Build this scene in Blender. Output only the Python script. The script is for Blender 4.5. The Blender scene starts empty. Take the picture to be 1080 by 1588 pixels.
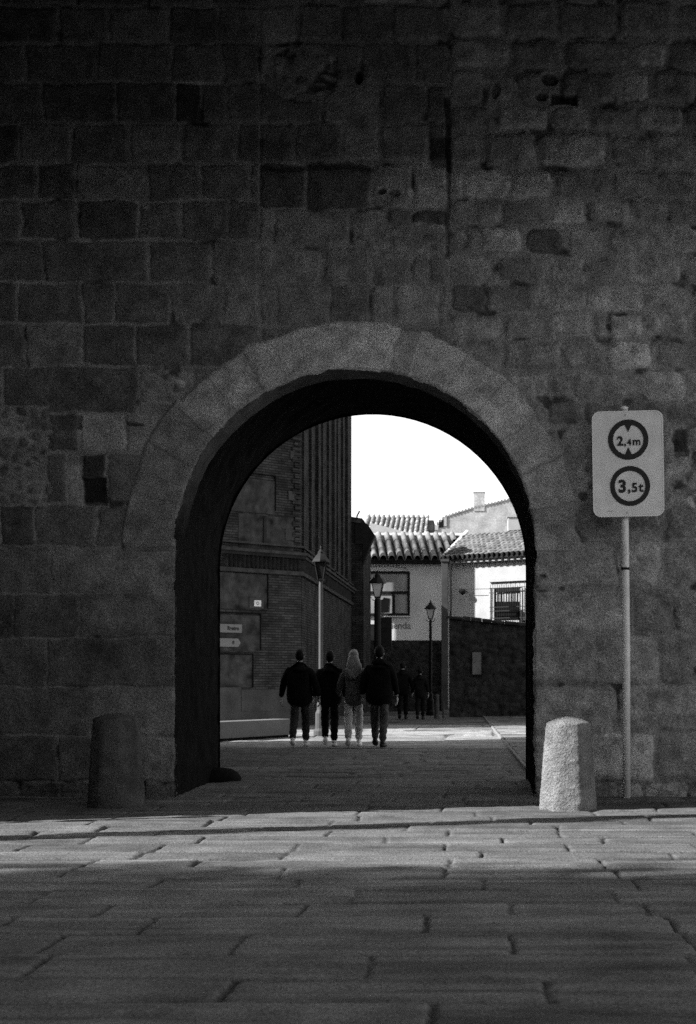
import bpy, bmesh, math, random
import numpy as np
from mathutils import Vector, Matrix
random.seed(7)
sc = bpy.context.scene
COL = sc.collection
F, VX, VY, EYE = 2200.0, 738.0, 1052.0, 1.25      # focal length and horizon of the photograph, eye height

def P(x, y, D):
    """world point at depth D seen at photo pixel (x, y)"""
    return Vector(((x-VX)*D/F, D, EYE-(y-VY)*D/F))

# ------------------------------------------------------------------ materials
def nt(name):
    m = bpy.data.materials.new(name); m.use_nodes = True
    n = m.node_tree; b = n.nodes['Principled BSDF']
    return m, n, b
def stone(name, base, rough=0.9, mottle=0.35, mscale=3.0, grain=0.25, gscale=60.0, bump=0.3, bdist=0.006,
          attr=False, metallic=0.0, spec=0.12):
    """grey procedural material: mottled large scale, grainy small scale, bumped"""
    m, n, b = nt(name); N = n.nodes; L = n.links
    tc = N.new('ShaderNodeTexCoord')
    a = N.new('ShaderNodeTexNoise'); a.inputs['Scale'].default_value = mscale; a.inputs['Detail'].default_value = 5
    g = N.new('ShaderNodeTexNoise'); g.inputs['Scale'].default_value = gscale; g.inputs['Detail'].default_value = 3
    g.inputs['Roughness'].default_value = 0.75
    L.new(tc.outputs['Object'], a.inputs['Vector']); L.new(tc.outputs['Object'], g.inputs['Vector'])
    def remap(src, amp):
        r = N.new('ShaderNodeMapRange'); r.inputs['From Min'].default_value = 0.28; r.inputs['From Max'].default_value = 0.72
        r.inputs['To Min'].default_value = 1-amp; r.inputs['To Max'].default_value = 1+amp
        L.new(src.outputs['Fac'], r.inputs['Value']); return r.outputs['Result']
    mu = N.new('ShaderNodeMath'); mu.operation = 'MULTIPLY'
    L.new(remap(a, mottle), mu.inputs[0]); L.new(remap(g, grain), mu.inputs[1])
    m2 = N.new('ShaderNodeMath'); m2.operation = 'MULTIPLY'; L.new(mu.outputs[0], m2.inputs[0])
    if attr:
        at = N.new('ShaderNodeAttribute'); at.attribute_name = 'tone'; L.new(at.outputs['Fac'], m2.inputs[1])
    else:
        m2.inputs[1].default_value = base
    L.new(m2.outputs[0], b.inputs['Base Color'])
    b.inputs['Roughness'].default_value = rough; b.inputs['Metallic'].default_value = metallic
    b.inputs['Specular IOR Level'].default_value = spec
    if bump > 0:
        ad = N.new('ShaderNodeMath'); ad.operation = 'ADD'; L.new(g.outputs['Fac'], ad.inputs[0]); L.new(a.outputs['Fac'], ad.inputs[1])
        bp = N.new('ShaderNodeBump'); bp.inputs['Strength'].default_value = bump; bp.inputs['Distance'].default_value = bdist
        L.new(ad.outputs[0], bp.inputs['Height']); L.new(bp.outputs['Normal'], b.inputs['Normal'])
    return m
def brick(name, c1, c2, mortar, bw=0.28, bh=0.065, ms=0.012, bump=0.6, vert='Z', scale=1.0):
    m, n, b = nt(name); N = n.nodes; L = n.links
    tc = N.new('ShaderNodeTexCoord'); sp = N.new('ShaderNodeSeparateXYZ'); cb = N.new('ShaderNodeCombineXYZ')
    L.new(tc.outputs['Object'], sp.inputs[0])
    ad = N.new('ShaderNodeMath'); ad.operation = 'ADD'; L.new(sp.outputs['X'], ad.inputs[0]); L.new(sp.outputs['Y'], ad.inputs[1])
    L.new(ad.outputs[0], cb.inputs['X']); L.new(sp.outputs['Z'], cb.inputs['Y'])
    t = N.new('ShaderNodeTexBrick'); L.new(cb.outputs[0], t.inputs['Vector'])
    t.inputs['Color1'].default_value = (c1, c1, c1, 1); t.inputs['Color2'].default_value = (c2, c2, c2, 1)
    t.inputs['Mortar'].default_value = (mortar, mortar, mortar, 1); t.inputs['Scale'].default_value = scale
    t.inputs['Mortar Size'].default_value = ms; t.inputs['Brick Width'].default_value = bw; t.inputs['Row Height'].default_value = bh
    t.inputs['Mortar Smooth'].default_value = 0.3
    nz = N.new('ShaderNodeTexNoise'); nz.inputs['Scale'].default_value = 1.7; nz.inputs['Detail'].default_value = 6
    L.new(tc.outputs['Object'], nz.inputs['Vector'])
    r = N.new('ShaderNodeMapRange'); r.inputs['From Min'].default_value = .3; r.inputs['From Max'].default_value = .7
    r.inputs['To Min'].default_value = .45; r.inputs['To Max'].default_value = 1.6; L.new(nz.outputs['Fac'], r.inputs['Value'])
    mx = N.new('ShaderNodeVectorMath'); mx.operation = 'SCALE'; L.new(t.outputs['Color'], mx.inputs[0]); L.new(r.outputs['Result'], mx.inputs['Scale'])
    L.new(mx.outputs[0], b.inputs['Base Color']); b.inputs['Roughness'].default_value = .9; b.inputs['Specular IOR Level'].default_value = .05
    bp = N.new('ShaderNodeBump'); bp.invert = True; bp.inputs['Strength'].default_value = bump; bp.inputs['Distance'].default_value = .015
    L.new(t.outputs['Fac'], bp.inputs['Height']); L.new(bp.outputs['Normal'], b.inputs['Normal'])
    return m
M = {}
M['wall'] = stone('ashlar_stone', .2, attr=True, mottle=.3, mscale=4, grain=.6, gscale=55, bump=.9, bdist=.012)
M['ring'] = stone('voussoir_granite', .3, attr=True, mottle=.38, mscale=5, grain=.6, gscale=62, bump=1.0, bdist=.014)
M['vault'] = stone('near_black_stone', .009, spec=.01, mottle=.4, mscale=4, grain=.2, bump=.5)  # one near-black stone for passage, rear face and guard stone
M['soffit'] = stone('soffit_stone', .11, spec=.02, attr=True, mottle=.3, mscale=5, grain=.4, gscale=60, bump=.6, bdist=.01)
M['paving'] = stone('granite_slabs', .3, attr=True, mottle=.28, mscale=2.3, grain=.55, gscale=60, bump=.9, bdist=.012, rough=.75)
M['ground'] = stone('packed_ground', .12, mottle=.3, mscale=1, grain=.3, gscale=40)
M['kerb'] = stone('kerb_granite', .2, mottle=.2, grain=.3)
M['granite'] = stone('rough_granite', .25, mottle=.3, mscale=7, grain=.4, gscale=48, bump=1.0, bdist=.05)
M['granite_dark'] = stone('shade_granite', .085, mottle=.4, mscale=6, grain=.5, gscale=70, bump=1.0, bdist=.02)  # bollard granite darkened, the left bollard's shade put into its colour
M['concrete'] = stone('smooth_concrete', .13, mottle=.12, mscale=3, grain=.25, gscale=50, bump=.2)
M['signwhite'] = stone('sign_paint', .84, rough=.45, mottle=.12, mscale=6, grain=.14, gscale=90, bump=0)
M['signedge'] = stone('sign_rim', .9, rough=.3, mottle=.03, grain=.03, bump=0)
M['signblack'] = stone('sign_dark_print', .035, rough=.5, mottle=.05, grain=.1, bump=0)
M['galv'] = stone('galvanised_steel', .72, rough=.5, metallic=.15, mottle=.12, mscale=8, grain=.2, gscale=90, bump=.1)
M['lampcap'] = stone('grimy_lamp_cap', .02, rough=.6, bump=0)
M['dullsteel'] = stone('dull_painted_steel', .07, rough=.6, mottle=.15, grain=.2, bump=0)
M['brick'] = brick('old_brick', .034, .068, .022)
M['brick_dark'] = brick('shade_brick', .022, .045, .012)  # old brick darkened to carry the shade of sides turned from the sun
M['plaster'] = stone('patchy_plaster', .05, mottle=.75, mscale=3.5, grain=.3, gscale=40, bump=.5)
M['plinth'] = stone('plinth_stone', .068, mottle=.3, mscale=2.5, grain=.35, gscale=40)
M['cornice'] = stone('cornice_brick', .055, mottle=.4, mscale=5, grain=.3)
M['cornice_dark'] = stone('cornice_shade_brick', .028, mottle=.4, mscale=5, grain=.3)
M['white'] = stone('whitewash', .34, mottle=.12, mscale=1.5, grain=.12, gscale=20, bump=.2)
M['cream'] = stone('cream_render', .66, mottle=.12, mscale=1.2, grain=.15, gscale=20, bump=.2)
M['gable'] = stone('rough_render', .36, mottle=.3, mscale=1.6, grain=.35, gscale=12, bump=.3)
M['tile'] = stone('clay_tiles', .19, mottle=.4, mscale=2.2, grain=.35, gscale=14, bump=.3)
M['tile_weathered'] = stone('weathered_tiles', .17, mottle=.4, mscale=2.2, grain=.35, gscale=14, bump=.3)
M['tile_pale'] = stone('bleached_clay_tiles', .36, mottle=.35, mscale=2.2, grain=.35, gscale=14, bump=.3)
M['mortar'] = stone('lime_mortar', .7, mottle=.2, grain=.2, gscale=20)
M['darkwood'] = stone('dark_wood', .02, spec=.03, mottle=.3, grain=.2)
M['iron'] = stone('black_iron', .012, rough=.5, mottle=.1, grain=.1, bump=0)
M['gardenstone'] = stone('dark_rubble', .035, spec=.02, attr=False, mottle=.55, mscale=3.2, grain=.4, gscale=18, bump=.9, bdist=.03)
M['lampglass'] = stone('frosted_glass', .55, rough=.3, mottle=.15, grain=.1, bump=0)
M['pane'] = stone('window_glass', .32, rough=.08, mottle=.35, mscale=1.1, grain=.05, bump=0, spec=.8)
M['void'] = stone('dark_interior', .01, spec=.02, mottle=.2, grain=.1, bump=0)
M['blind'] = stone('slatted_blind', .3, mottle=.25, grain=.2)
M['faint'] = stone('faded_lettering', .2, mottle=.3, grain=.2, bump=0)
M['skin'] = stone('skin', .38, rough=.55, mottle=.05, grain=.05, bump=0)
M['hair_dark'] = stone('dark_hair', .012, spec=.05, rough=.6, mottle=.3, mscale=20, grain=.3, gscale=90, bump=.5)
M['hair_fair'] = stone('fair_hair', .24, rough=.5, mottle=.3, mscale=18, grain=.3, gscale=90, bump=.6)
M['cloth_black'] = stone('black_cloth', .01, spec=.02, mottle=.3, mscale=7, grain=.2, bump=.5, bdist=.02)
M['cloth_grey'] = stone('grey_denim', .10, mottle=.4, mscale=9, grain=.12, bump=.5, bdist=.02)
M['denim'] = stone('dark_jeans', .04, mottle=.4, mscale=8, grain=.12, bump=.5, bdist=.02)
M['denim_mid'] = stone('worn_jeans', .075, mottle=.4, mscale=8, grain=.12, bump=.5, bdist=.02)
M['trousers_pale'] = stone('pale_trousers', .5, mottle=.3, mscale=8, grain=.08, bump=.5, bdist=.02)
M['shoe_white'] = stone('white_shoe', .75, rough=.5, mottle=.1, grain=.1, bump=0)
M['shoe_black'] = stone('black_shoe', .02, rough=.5, mottle=.1, grain=.1, bump=0)

# ------------------------------------------------------------------ object helpers
def tag(o, label=None, cat=None, group=None, kind=None):
    if label: o['label'] = label
    if cat: o['category'] = cat
    if group: o['group'] = group
    if kind: o['kind'] = kind
    return o
def empty(name, loc=(0, 0, 0), rz=0, parent=None):
    o = bpy.data.objects.new(name, None); COL.objects.link(o); o.location = loc; o.rotation_euler.z = rz
    o.empty_display_size = .2
    if parent: o.parent = parent
    return o
class MB:
    def __init__(s): s.v = []; s.f = []
    def add(s, vs, fs):
        o = len(s.v); s.v += [tuple(p) for p in vs]; s.f += [tuple(i+o for i in f) for f in fs]; return s
    def box(s, a, b, mat=None):
        x0, y0, z0 = a; x1, y1, z1 = b
        vs = [Vector(p) for p in ((x0,y0,z0),(x1,y0,z0),(x1,y1,z0),(x0,y1,z0),(x0,y0,z1),(x1,y0,z1),(x1,y1,z1),(x0,y1,z1))]
        if mat: vs = [mat @ p for p in vs]
        return s.add(vs, [(0,3,2,1),(4,5,6,7),(0,1,5,4),(1,2,6,5),(2,3,7,6),(3,0,4,7)])
    def prism(s, pts, z0, z1):
        """vertical prism over plan polygon (ccw)"""
        n = len(pts); vs = [(x, y, z0) for x, y in pts] + [(x, y, z1) for x, y in pts]
        return s.add(vs, [tuple(range(n-1, -1, -1)), tuple(range(n, 2*n))] + [(i, (i+1) % n, n+(i+1) % n, n+i) for i in range(n)])
    def slab(s, pts, n):
        """extrude a 3-D polygon by vector n"""
        k = len(pts); n = Vector(n); vs = [Vector(p) for p in pts] + [Vector(p)+n for p in pts]
        return s.add(vs, [tuple(range(k)), tuple(range(2*k-1, k-1, -1))] + [((i+1) % k, i, k+i, k+(i+1) % k) for i in range(k)])
    def lathe(s, prof, c=(0, 0, 0), n=16, sq=False):
        """prof: (r, z) from bottom to top"""
        cx, cy, cz = c; vs = []; fs = []
        off = math.pi/4 if n == 4 else 0
        for r, z in prof:
            for k in range(n):
                a = 2*math.pi*k/n + off; vs.append((cx+r*math.cos(a), cy+r*math.sin(a), cz+z))
        for i in range(len(prof)-1):
            for k in range(n):
                fs.append((i*n+k, i*n+(k+1) % n, (i+1)*n+(k+1) % n, (i+1)*n+k))
        fs.append(tuple(range(n-1, -1, -1))); fs.append(tuple((len(prof)-1)*n+k for k in range(n)))
        return s.add(vs, fs)
    def tube(s, pts, r, n=8):
        pts = [Vector(p) for p in pts]; vs = []; fs = []
        rr = r if isinstance(r, (list, tuple)) else [r]*len(pts)
        for i, p in enumerate(pts):
            d = (pts[min(i+1, len(pts)-1)]-pts[max(i-1, 0)]).normalized()
            u = d.orthogonal().normalized(); w = d.cross(u)
            for k in range(n):
                a = 2*math.pi*k/n; vs.append(p+(u*math.cos(a)+w*math.sin(a))*rr[i])
        for i in range(len(pts)-1):
            for k in range(n): fs.append((i*n+k, i*n+(k+1) % n, (i+1)*n+(k+1) % n, (i+1)*n+k))
        fs.append(tuple(range(n-1, -1, -1))); fs.append(tuple((len(pts)-1)*n+k for k in range(n)))
        return s.add(vs, fs)
    def build(s, name, mat, parent=None, smooth=False, bevel=0):
        me = bpy.data.meshes.new(name); me.from_pydata([tuple(p) for p in s.v], [], s.f)
        bm = bmesh.new(); bm.from_mesh(me); bmesh.ops.recalc_face_normals(bm, faces=bm.faces); bm.to_mesh(me); bm.free()
        me.materials.append(mat)
        if smooth: me.shade_smooth()
        o = bpy.data.objects.new(name, me); COL.objects.link(o)
        if parent: o.parent = parent
        if bevel:
            b = o.modifiers.new('bevel', 'BEVEL'); b.width = bevel; b.segments = 2; b.limit_method = 'ANGLE'
        return o
def np_mesh(name, V, Q, mat, parent=None, tone=None, smooth=True):
    me = bpy.data.meshes.new(name)
    used = np.unique(Q); re = np.full(len(V), -1, np.int64); re[used] = np.arange(len(used))
    V = V[used]; Q = re[Q]
    me.vertices.add(len(V)); me.vertices.foreach_set('co', V.astype(np.float32).ravel())
    me.loops.add(Q.size); me.loops.foreach_set('vertex_index', Q.astype(np.int32).ravel())
    me.polygons.add(len(Q)); me.polygons.foreach_set('loop_start', np.arange(0, Q.size, 4, dtype=np.int32))
    if tone is not None:
        at = me.attributes.new('tone', 'FLOAT', 'POINT'); at.data.foreach_set('value', tone[used].astype(np.float32))
    me.update(calc_edges=True); me.validate()
    if smooth: me.shade_smooth()
    me.materials.append(mat)
    o = bpy.data.objects.new(name, me); COL.objects.link(o)
    if parent: o.parent = parent
    return o
def text_mesh(name, body, size, loc, mat, parent, off=0.0, rot=(math.pi/2, 0, 0), align='CENTER', depth=.002, sx=1.0, ay='CENTER'):
    c = bpy.data.curves.new(name, 'FONT'); c.body = body; c.size = size; c.align_x = align; c.align_y = ay
    c.offset = off; c.extrude = depth
    t = bpy.data.objects.new(name+'_tmp', c); COL.objects.link(t)
    dg = bpy.context.evaluated_depsgraph_get(); me = bpy.data.meshes.new_from_object(t.evaluated_get(dg))
    bpy.data.objects.remove(t); me.name = name; me.materials.clear(); me.materials.append(mat)
    o = bpy.data.objects.new(name, me); COL.objects.link(o); o.parent = parent
    o.location = loc; o.rotation_euler = rot; o.scale = (sx, 1, 1)
    return o

# ------------------------------------------------------------------ numpy noise
def hsh(i, j, seed):
    h = (i.astype(np.int64)*374761393 + j.astype(np.int64)*668265263 + seed*1442695041) & 0x7fffffff
    h = (h ^ (h >> 13))*1274126177 & 0x7fffffff
    return ((h ^ (h >> 16)) & 0xffffff)/float(0xffffff)
def vnoise(x, y, seed=0):
    i = np.floor(x); j = np.floor(y); u = x-i; v = y-j; u = u*u*(3-2*u); v = v*v*(3-2*v)
    a = hsh(i, j, seed); b = hsh(i+1, j, seed); c = hsh(i, j+1, seed); d = hsh(i+1, j+1, seed)
    return (a*(1-u)+b*u)*(1-v)+(c*(1-u)+d*u)*v
def fbm(x, y, seed=0, o=4):
    s = 0; a = .5; t = 0
    for k in range(o):
        s = s+a*vnoise(x*2**k, y*2**k, seed+k*17); t += a; a *= .5
    return s/t*2-1

# ------------------------------------------------------------------ the town wall (all wall layout in photo pixels of the wall plane)
WD = 15.0; PXM = F/WD
AX, AY, AR = 551.0, 850.0, 278.0          # arch centre, springing, radius in wall pixels
G = VY+EYE*PXM                            # ground line of the wall in wall pixels
def wx(x): return (x-VX)/PXM
def wz(y): return EYE-(y-VY)/PXM
rng = random.Random(5)
def fill(xs, lo, hi, w):
    """continue joints outward to lo / hi with random widths"""
    xs = list(xs)
    while xs[0] > lo: xs.insert(0, xs[0]-w*rng.uniform(.7, 1.35))
    while xs[-1] < hi: xs.append(xs[-1]+w*rng.uniform(.7, 1.35))
    return xs
# (y0, y1, joints, {joint index: tone factor})
ZA = [(-300,-235,[-20,70,160,250,330,403],{}),(-235,-170,[30,120,210,300,403],{}),(-170,-110,[-20,90,180,290,403],{}),(-110,-50,[0,80,190,300,403],{}),
 (-50,10,[20,120,230,330,403],{}),(10,68,[-20,90,170,260,340,403],{}),(68,128,[-60,40,150,268,345,403],{}),
 (128,192,[-60,66,180,270,312,352,403],{3:.35}),(192,254,[30,110,200,283,368,403],{4:.7}),(254,311,[-20,58,118,230,312,388,403],{}),
 (311,373,[-30,32,121,214,281,354,403],{2:.6,4:.75}),(373,438,[-80,66,233,328,403],{2:.8}),(438,502,[-40,28,128,178,264,345,403],{3:.8}),
 (502,568,[-60,40,127,212,293,403],{2:.85,3:.8}),(568,640,[-90,2,215,300,403],{1:.8}),(640,702,[-50,48,125,195,260,403],{1:.7,2:2.4,3:1.7}),
 (702,782,[-70,12,70,105,127,166,260,403],{3:2.3,4:.35,1:.7,2:.9}),(782,847,[-80,2,54,150,260,403],{1:.6}),(847,920,[-150,-70,79,290],{}),
 (920,990,[-80,22,124,290],{0:.6,1:.8,2:1.0}),(990,1065,[-100,74,290],{}),(1065,1140,[-60,139,290],{}),(1140,1214,[-20,90,207,290],{}),(1214,1260,[-60,30,95,150,180,225,290],{})]
ZB = [(-300,-235,[403,490,580,697],{}),(-235,-170,[403,470,560,640,697],{}),(-170,-110,[403,500,590,697],{}),(-110,-50,[403,450,540,620,697],{}),
 (-50,8,[403,480,560,650,697],{}),(8,66,[403,460,530,610,697],{}),(66,130,[403,470,560,640,697],{3:.7}),(130,192,[403,500,590,660,697],{0:.75,3:.5}),
 (192,252,[403,458,531,590,665,697],{0:.65,4:.5}),(252,324,[403,474,578,640,697],{0:.38,1:.42}),(324,383,[403,425,545,600,640,697],{3:.6,4:.4}),
 (383,441,[403,500,575,640,665,697],{2:.8,4:.7}),(441,505,[403,430,510,575,612,683,697],{2:.75,3:1.2,4:1.3}),(505,640,[403,560,697],{})]
ZC = [(-300,-240,[697,780,860,950,1040],{}),(-240,-180,[697,760,850,930,1020],{}),(-180,-120,[697,790,880,960,1060],{}),(-120,-60,[697,770,850,950,1040],{}),
 (-60,0,[697,740,830,920,1010,1090],{}),(0,60,[697,780,860,960,1050],{}),(60,108,[697,790,870,980,1034,1120],{2:.7,3:1.4}),(108,162,[697,755,800,870,960,1010,1080],{}),
 (162,205,[697,768,850,915,990,1060],{}),(205,262,[697,748,832,944,1010,1095],{1:1.05,2:1.45,0:1.1}),(262,308,[697,722,790,858,945,1020,1100],{1:1.6,2:1.4,3:.75}),
 (308,352,[697,780,850,912,980,1032,1100],{2:1.5,4:.9,5:.7}),(352,396,[697,745,810,875,940,1010,1085],{1:1.7,2:.45,3:1.15,5:1.2}),
 (396,441,[697,770,845,914,965,1060,1130],{2:1.3,4:1.3}),(441,485,[697,752,830,910,1000,1075,1150],{0:.5,1:.8,2:1.25,4:1.1}),
 (485,527,[697,780,845,920,945,1000,1070,1140],{0:1.2,4:1.3}),(527,576,[697,780,870,942,1013,1100],{2:.9,3:1.55,4:.75}),
 (576,622,[697,780,850,890,940,993,1066,1130],{4:1.1,5:1.6,6:1.2}),(622,662,[697,845,906,968,1032,1130],{1:.6,2:.6,3:.62,4:.65}),
 (662,712,[697,872,916,1044,1068,1140],{2:.9,3:.4,4:1.2,1:1.15}),(712,775,[697,880,916,1032,1110],{3:1.2,1:1.1}),(775,838,[697,893,960,1032,1090],{2:.9,3:.75}),
 (838,916,[697,960,1024,1082,1150],{2:.9,1:1.1}),(916,985,[697,980,1048,1110],{1:.7,2:.75}),(985,1063,[697,925,1022,1080,1150],{2:.7,1:.95}),
 (1063,1138,[697,960,1100],{}),(1138,1212,[697,1017,1110],{1:.8}),(1212,1260,[697,900,960,1000,1070],{})]

def layout(x, y, zone, lo, hi, w, corner, seed):
    """distance to the nearest joint (px), tone factor and id of the stone at each point"""
    d = np.full(x.shape, 50.0); tone = np.ones(x.shape); sid = np.zeros(x.shape)
    for ci, (y0, y1, xs, tn) in enumerate(zone):
        n0 = len(xs); base = xs[0]; xs2 = fill(xs, lo, hi, w); sh = xs2.index(base)
        sel = (y >= y0) & (y < y1)
        if not sel.any(): continue
        X = x[sel]; Y = y[sel]
        e = np.array(xs2); k = np.clip(np.searchsorted(e, X)-1, 0, len(e)-2)
        l = e[k]; r = e[k+1]
        cx = (l+r)/2; cy = (y0+y1)/2; hw = (r-l)/2; hh = (y1-y0)/2
        rc = np.minimum(corner*(.6+.9*hsh(k, np.full(k.shape, ci), seed)), np.minimum(hw, hh)*.7)
        qx = np.abs(X-cx)-hw+rc; qy = np.abs(Y-cy)-hh+rc
        sd = np.hypot(np.maximum(qx, 0), np.maximum(qy, 0))+np.minimum(np.maximum(qx, qy), 0)-rc
        d[sel] = -sd
        h = hsh(k, np.full(k.shape, ci), seed+3)
        t = .68+.62*h+.12*(h > .8)
        for kk, v in tn.items(): t[k == kk+sh] = v
        tone[sel] = t; sid[sel] = k*7.13+ci*31.7
    return d, tone, sid

def wall_fields(x, y):
    """x, y in wall pixels -> (height toward the viewer in m, tone)"""
    wxp = x+5*fbm(x/38, y/38, 1, 3)+1.3*fbm(x/7, y/7, 9, 2)
    wyp = y+4.5*fbm(x/45, y/45, 2, 3)+1.2*fbm(x/7, y/7, 8, 2)
    right = np.clip((x-560)/260, 0, 1)                       # rubble to the right, dressed blocks to the left
    wx2 = wxp+right*2.5*fbm(x/22, y/22, 4, 3); wy2 = wyp+right*2.8*fbm(x/22, y/22, 5, 3)
    dA, tA, sA = layout(wxp, wyp, ZA, -1300, 403, 95, 5, 11)
    dB, tB, sB = layout(wx2, wy2, ZB, 403, 697, 75, 7, 12)
    dC, tC, sC = layout(wx2, wy2, ZC, 697, 2600, 72, 13, 13)
    a = wxp < 403; c = wx2 >= 697
    a = a | ((wyp > 780) & (wxp < 551)); c = c & ~a | ((wyp > 640) & ~a)
    d = np.where(a, dA, np.where(c, dC, dB)); t = np.where(a, tA, np.where(c, tC, tB)); sid = np.where(a, sA, np.where(c, sC, sB))
    lower = (y > 838)
    # smaller rubble low on the left and round the haunches of the arch
    rub = (((x < 78+14*fbm(y/20, x*0, 3)) & (y > 628) & (y < 786)) | ((np.hypot((x-262)/42, (y-598)/34) < 1)) | ((x > 700) & (x < 780) & (y > 505) & (y < 560) & False)
           | ((x > 1030) & (y > 700) & (y < 790)) | (np.hypot((x-640)/90, (y-375)/30) < 1) | (np.hypot((x-470)/60, (y-115)/45) < 1))
    gx = x/21; gy = y/17; bi = np.floor(gx); bj = np.floor(gy); d1 = np.full(x.shape, 9.); d2 = d1.copy(); idc = np.zeros(x.shape)
    for oi in (-1, 0, 1):
        for oj in (-1, 0, 1):
            I = bi+oi; J = bj+oj; px = I+hsh(I, J, 61); py = J+hsh(I, J, 62)
            dd = np.hypot(gx-px, gy-py); nearer = dd < d1
            d2 = np.where(nearer, d1, np.minimum(d2, dd)); idc = np.where(nearer, hsh(I, J, 63), idc); d1 = np.where(nearer, dd, d1)
    dr = (d2-d1)*8
    d = np.where(rub, dr, d); t = np.where(rub, .6+.75*idc, t)
    # joints: width differs from place to place, some smeared over with mortar
    jw = 2.3+1.2*right+2.6*fbm(x/60, y/50, 21, 3)*(1+.3*right)
    jw = np.where(lower, jw*.55, jw); jw = np.maximum(jw, .7)
    edge = np.clip((d-jw)/(3.5+4.5*right), 0, 1); edge = edge*edge*(3-2*edge)
    m = 1-np.clip((d-jw+1.2)/2.4, 0, 1)                     # 1 in mortar
    smear = np.clip(fbm(x/70, y/55, 31, 4)*2.2-.35, 0, 1)*(.35+.25*right)*(y < 850)
    off = (hsh(np.floor(sid*10), np.floor(sid), 41)-.5)
    rough = fbm(x/14, y/14, 51, 5); rough2 = fbm(x/4, y/4, 52, 2)
    H = .002+edge*(.008+.009*right)+off*(.006+.016*right)*(1-m)+rough*(.003+.006*right)+rough2*(.0012+.002*right)
    H = H*(1-smear)+smear*(.012+.5*rough*.01)
    base = .105+.175*np.clip((x-150)/800, 0, 1)  # stones paler to the right; left darkening also stands in for shade
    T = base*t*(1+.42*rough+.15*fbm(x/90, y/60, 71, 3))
    # weathered faces: small dark pits and pale flakes on the rubble
    fl = fbm(x/9, y/7, 81, 3); T = T*(1+right*(.4*np.clip(fl-.3, 0, 1)*2-.45*np.clip(-fl-.35, 0, 1)*2))
    mort = (.20+.07*right)*(1+.25*rough); mort = np.where(lower, mort*.85, mort)
    dk = np.clip(fbm(x/30, y/26, 91, 3)*3-.6, 0, 1)          # stretches where the mortar has fallen out
    mort = mort*(1-.75*dk); H = H-m*dk*.02
    T = T*(1-m)+mort*m
    T = T*(1-smear*.75)+smear*.75*(.165+.03*right)*(1+.2*rough)
    # voussoir ring
    rr = np.hypot(x-AX, y-AY); ang = np.degrees(np.arctan2(x-AX, AY-y))
    outer = 352+5*fbm(ang/7, ang*0, 6, 3)+6*(ang > 20)*fbm(ang/5, ang*0, 7, 2)+np.where(ang < -50, 8, 0)
    ring = (rr < outer) & (y < AY+4)
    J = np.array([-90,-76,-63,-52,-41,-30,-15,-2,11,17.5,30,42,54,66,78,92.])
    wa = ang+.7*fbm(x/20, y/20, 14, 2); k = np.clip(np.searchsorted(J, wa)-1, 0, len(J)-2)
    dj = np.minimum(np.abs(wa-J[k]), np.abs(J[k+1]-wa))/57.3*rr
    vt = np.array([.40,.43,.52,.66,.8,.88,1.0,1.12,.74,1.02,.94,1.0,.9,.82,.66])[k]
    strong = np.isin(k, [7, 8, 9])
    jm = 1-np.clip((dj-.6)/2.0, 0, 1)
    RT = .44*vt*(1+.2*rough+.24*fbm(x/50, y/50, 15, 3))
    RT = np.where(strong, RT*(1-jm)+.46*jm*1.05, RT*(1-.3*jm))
    ro = np.clip((outer-rr)/4, 0, 1)
    RH = .019+.003*np.clip(dj/4, 0, 1)+(hsh(k, k*0, 88)-.5)*.008+rough*.003+rough2*.001; RH = RH*ro+H*(1-ro)
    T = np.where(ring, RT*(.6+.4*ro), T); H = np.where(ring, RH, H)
    # jamb stones carry on the pale dressed face
    jamb = (y >= AY+4) & (np.abs(x-AX) < AR+90+40*fbm(y/60, y*0, 16, 2)) & (x > AX)
    # single features
    def rect(x0, y0, x1, y1, s=2.5):
        return np.clip(np.minimum(np.minimum(wxp-x0, x1-wxp), np.minimum(wyp-y0, y1-wyp))/s+.5, 0, 1)
    def ell(cx, cy, a, b): return np.clip((1-np.hypot((wxp-cx)/a, (wyp-cy)/b))*4, 0, 1)
    for g, dep, tn in ((rect(691,150,699,265), .035, .4),(rect(666,215,697,262,6), .02, .4),(rect(690,262,697,400), .018, .6),(rect(855,147,897,161), .09, .25),
                       (ell(852,125,13,11), .06, .35),(ell(838,150,10,6), .05, .5),(ell(556,120,7,12), .09, .25),(ell(770,140,7,14), .03, .5),
                       (rect(402,230,404,372,2), .012, .55),(rect(130,742,165,783,3), .05, .38),(rect(196,655,222,660), .03, .3),
                       (ell(593,297,7,5), .05, .3),(ell(612,299,9,6), .03, .5),(rect(1046,668,1068,708,3), .03, .45),(ell(905,770,9,6), .03, .4),
                       (rect(403,257,578,265,3), .012, .45),(ell(843,892,6,3), .03, .5),(ell(872,913,5,3), .02, .5)):
        H = H-g*dep; T = T*(1-g*(1-tn))
    for g, up, tn in ((ell(225,318,6,6), 0, 2.0),(ell(638,298,6,9), 0, 1.9),(ell(277,596,9,9), .01, 1.5),(rect(270,126,342,131), 0, 1.9),(ell(590,292,7,4), 0, 1.6),
                      (ell(890,235,50,27), .012, 1.0),(ell(790,235,38,26), .01, 1.0),(rect(300,800,310,803), 0, 1)):
        H = H+g*up; T = T*(1+g*(tn-1))
    soot = np.exp(-(((x-165)/60)**2+((y-1008)/28)**2)); T = T*(1-.45*soot)
    # darker, rougher foot of the wall
    foot = np.clip((y-1206-5*fbm(x/40, y*0, 19, 3))/10, 0, 1); T = T*(1-.3*foot); H = H-foot*.03*np.clip(fbm(x/25, y/12, 20, 3)+.5, 0, 1)
    # worn arris round the opening
    de = np.where(y < AY, rr-AR, np.abs(x-AX)-AR)
    chip = np.clip(fbm(x/13, y/13, 25, 3), 0, 1)
    H = H-.03*np.clip(1-de/(3+9*chip), 0, 1)**2
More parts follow.
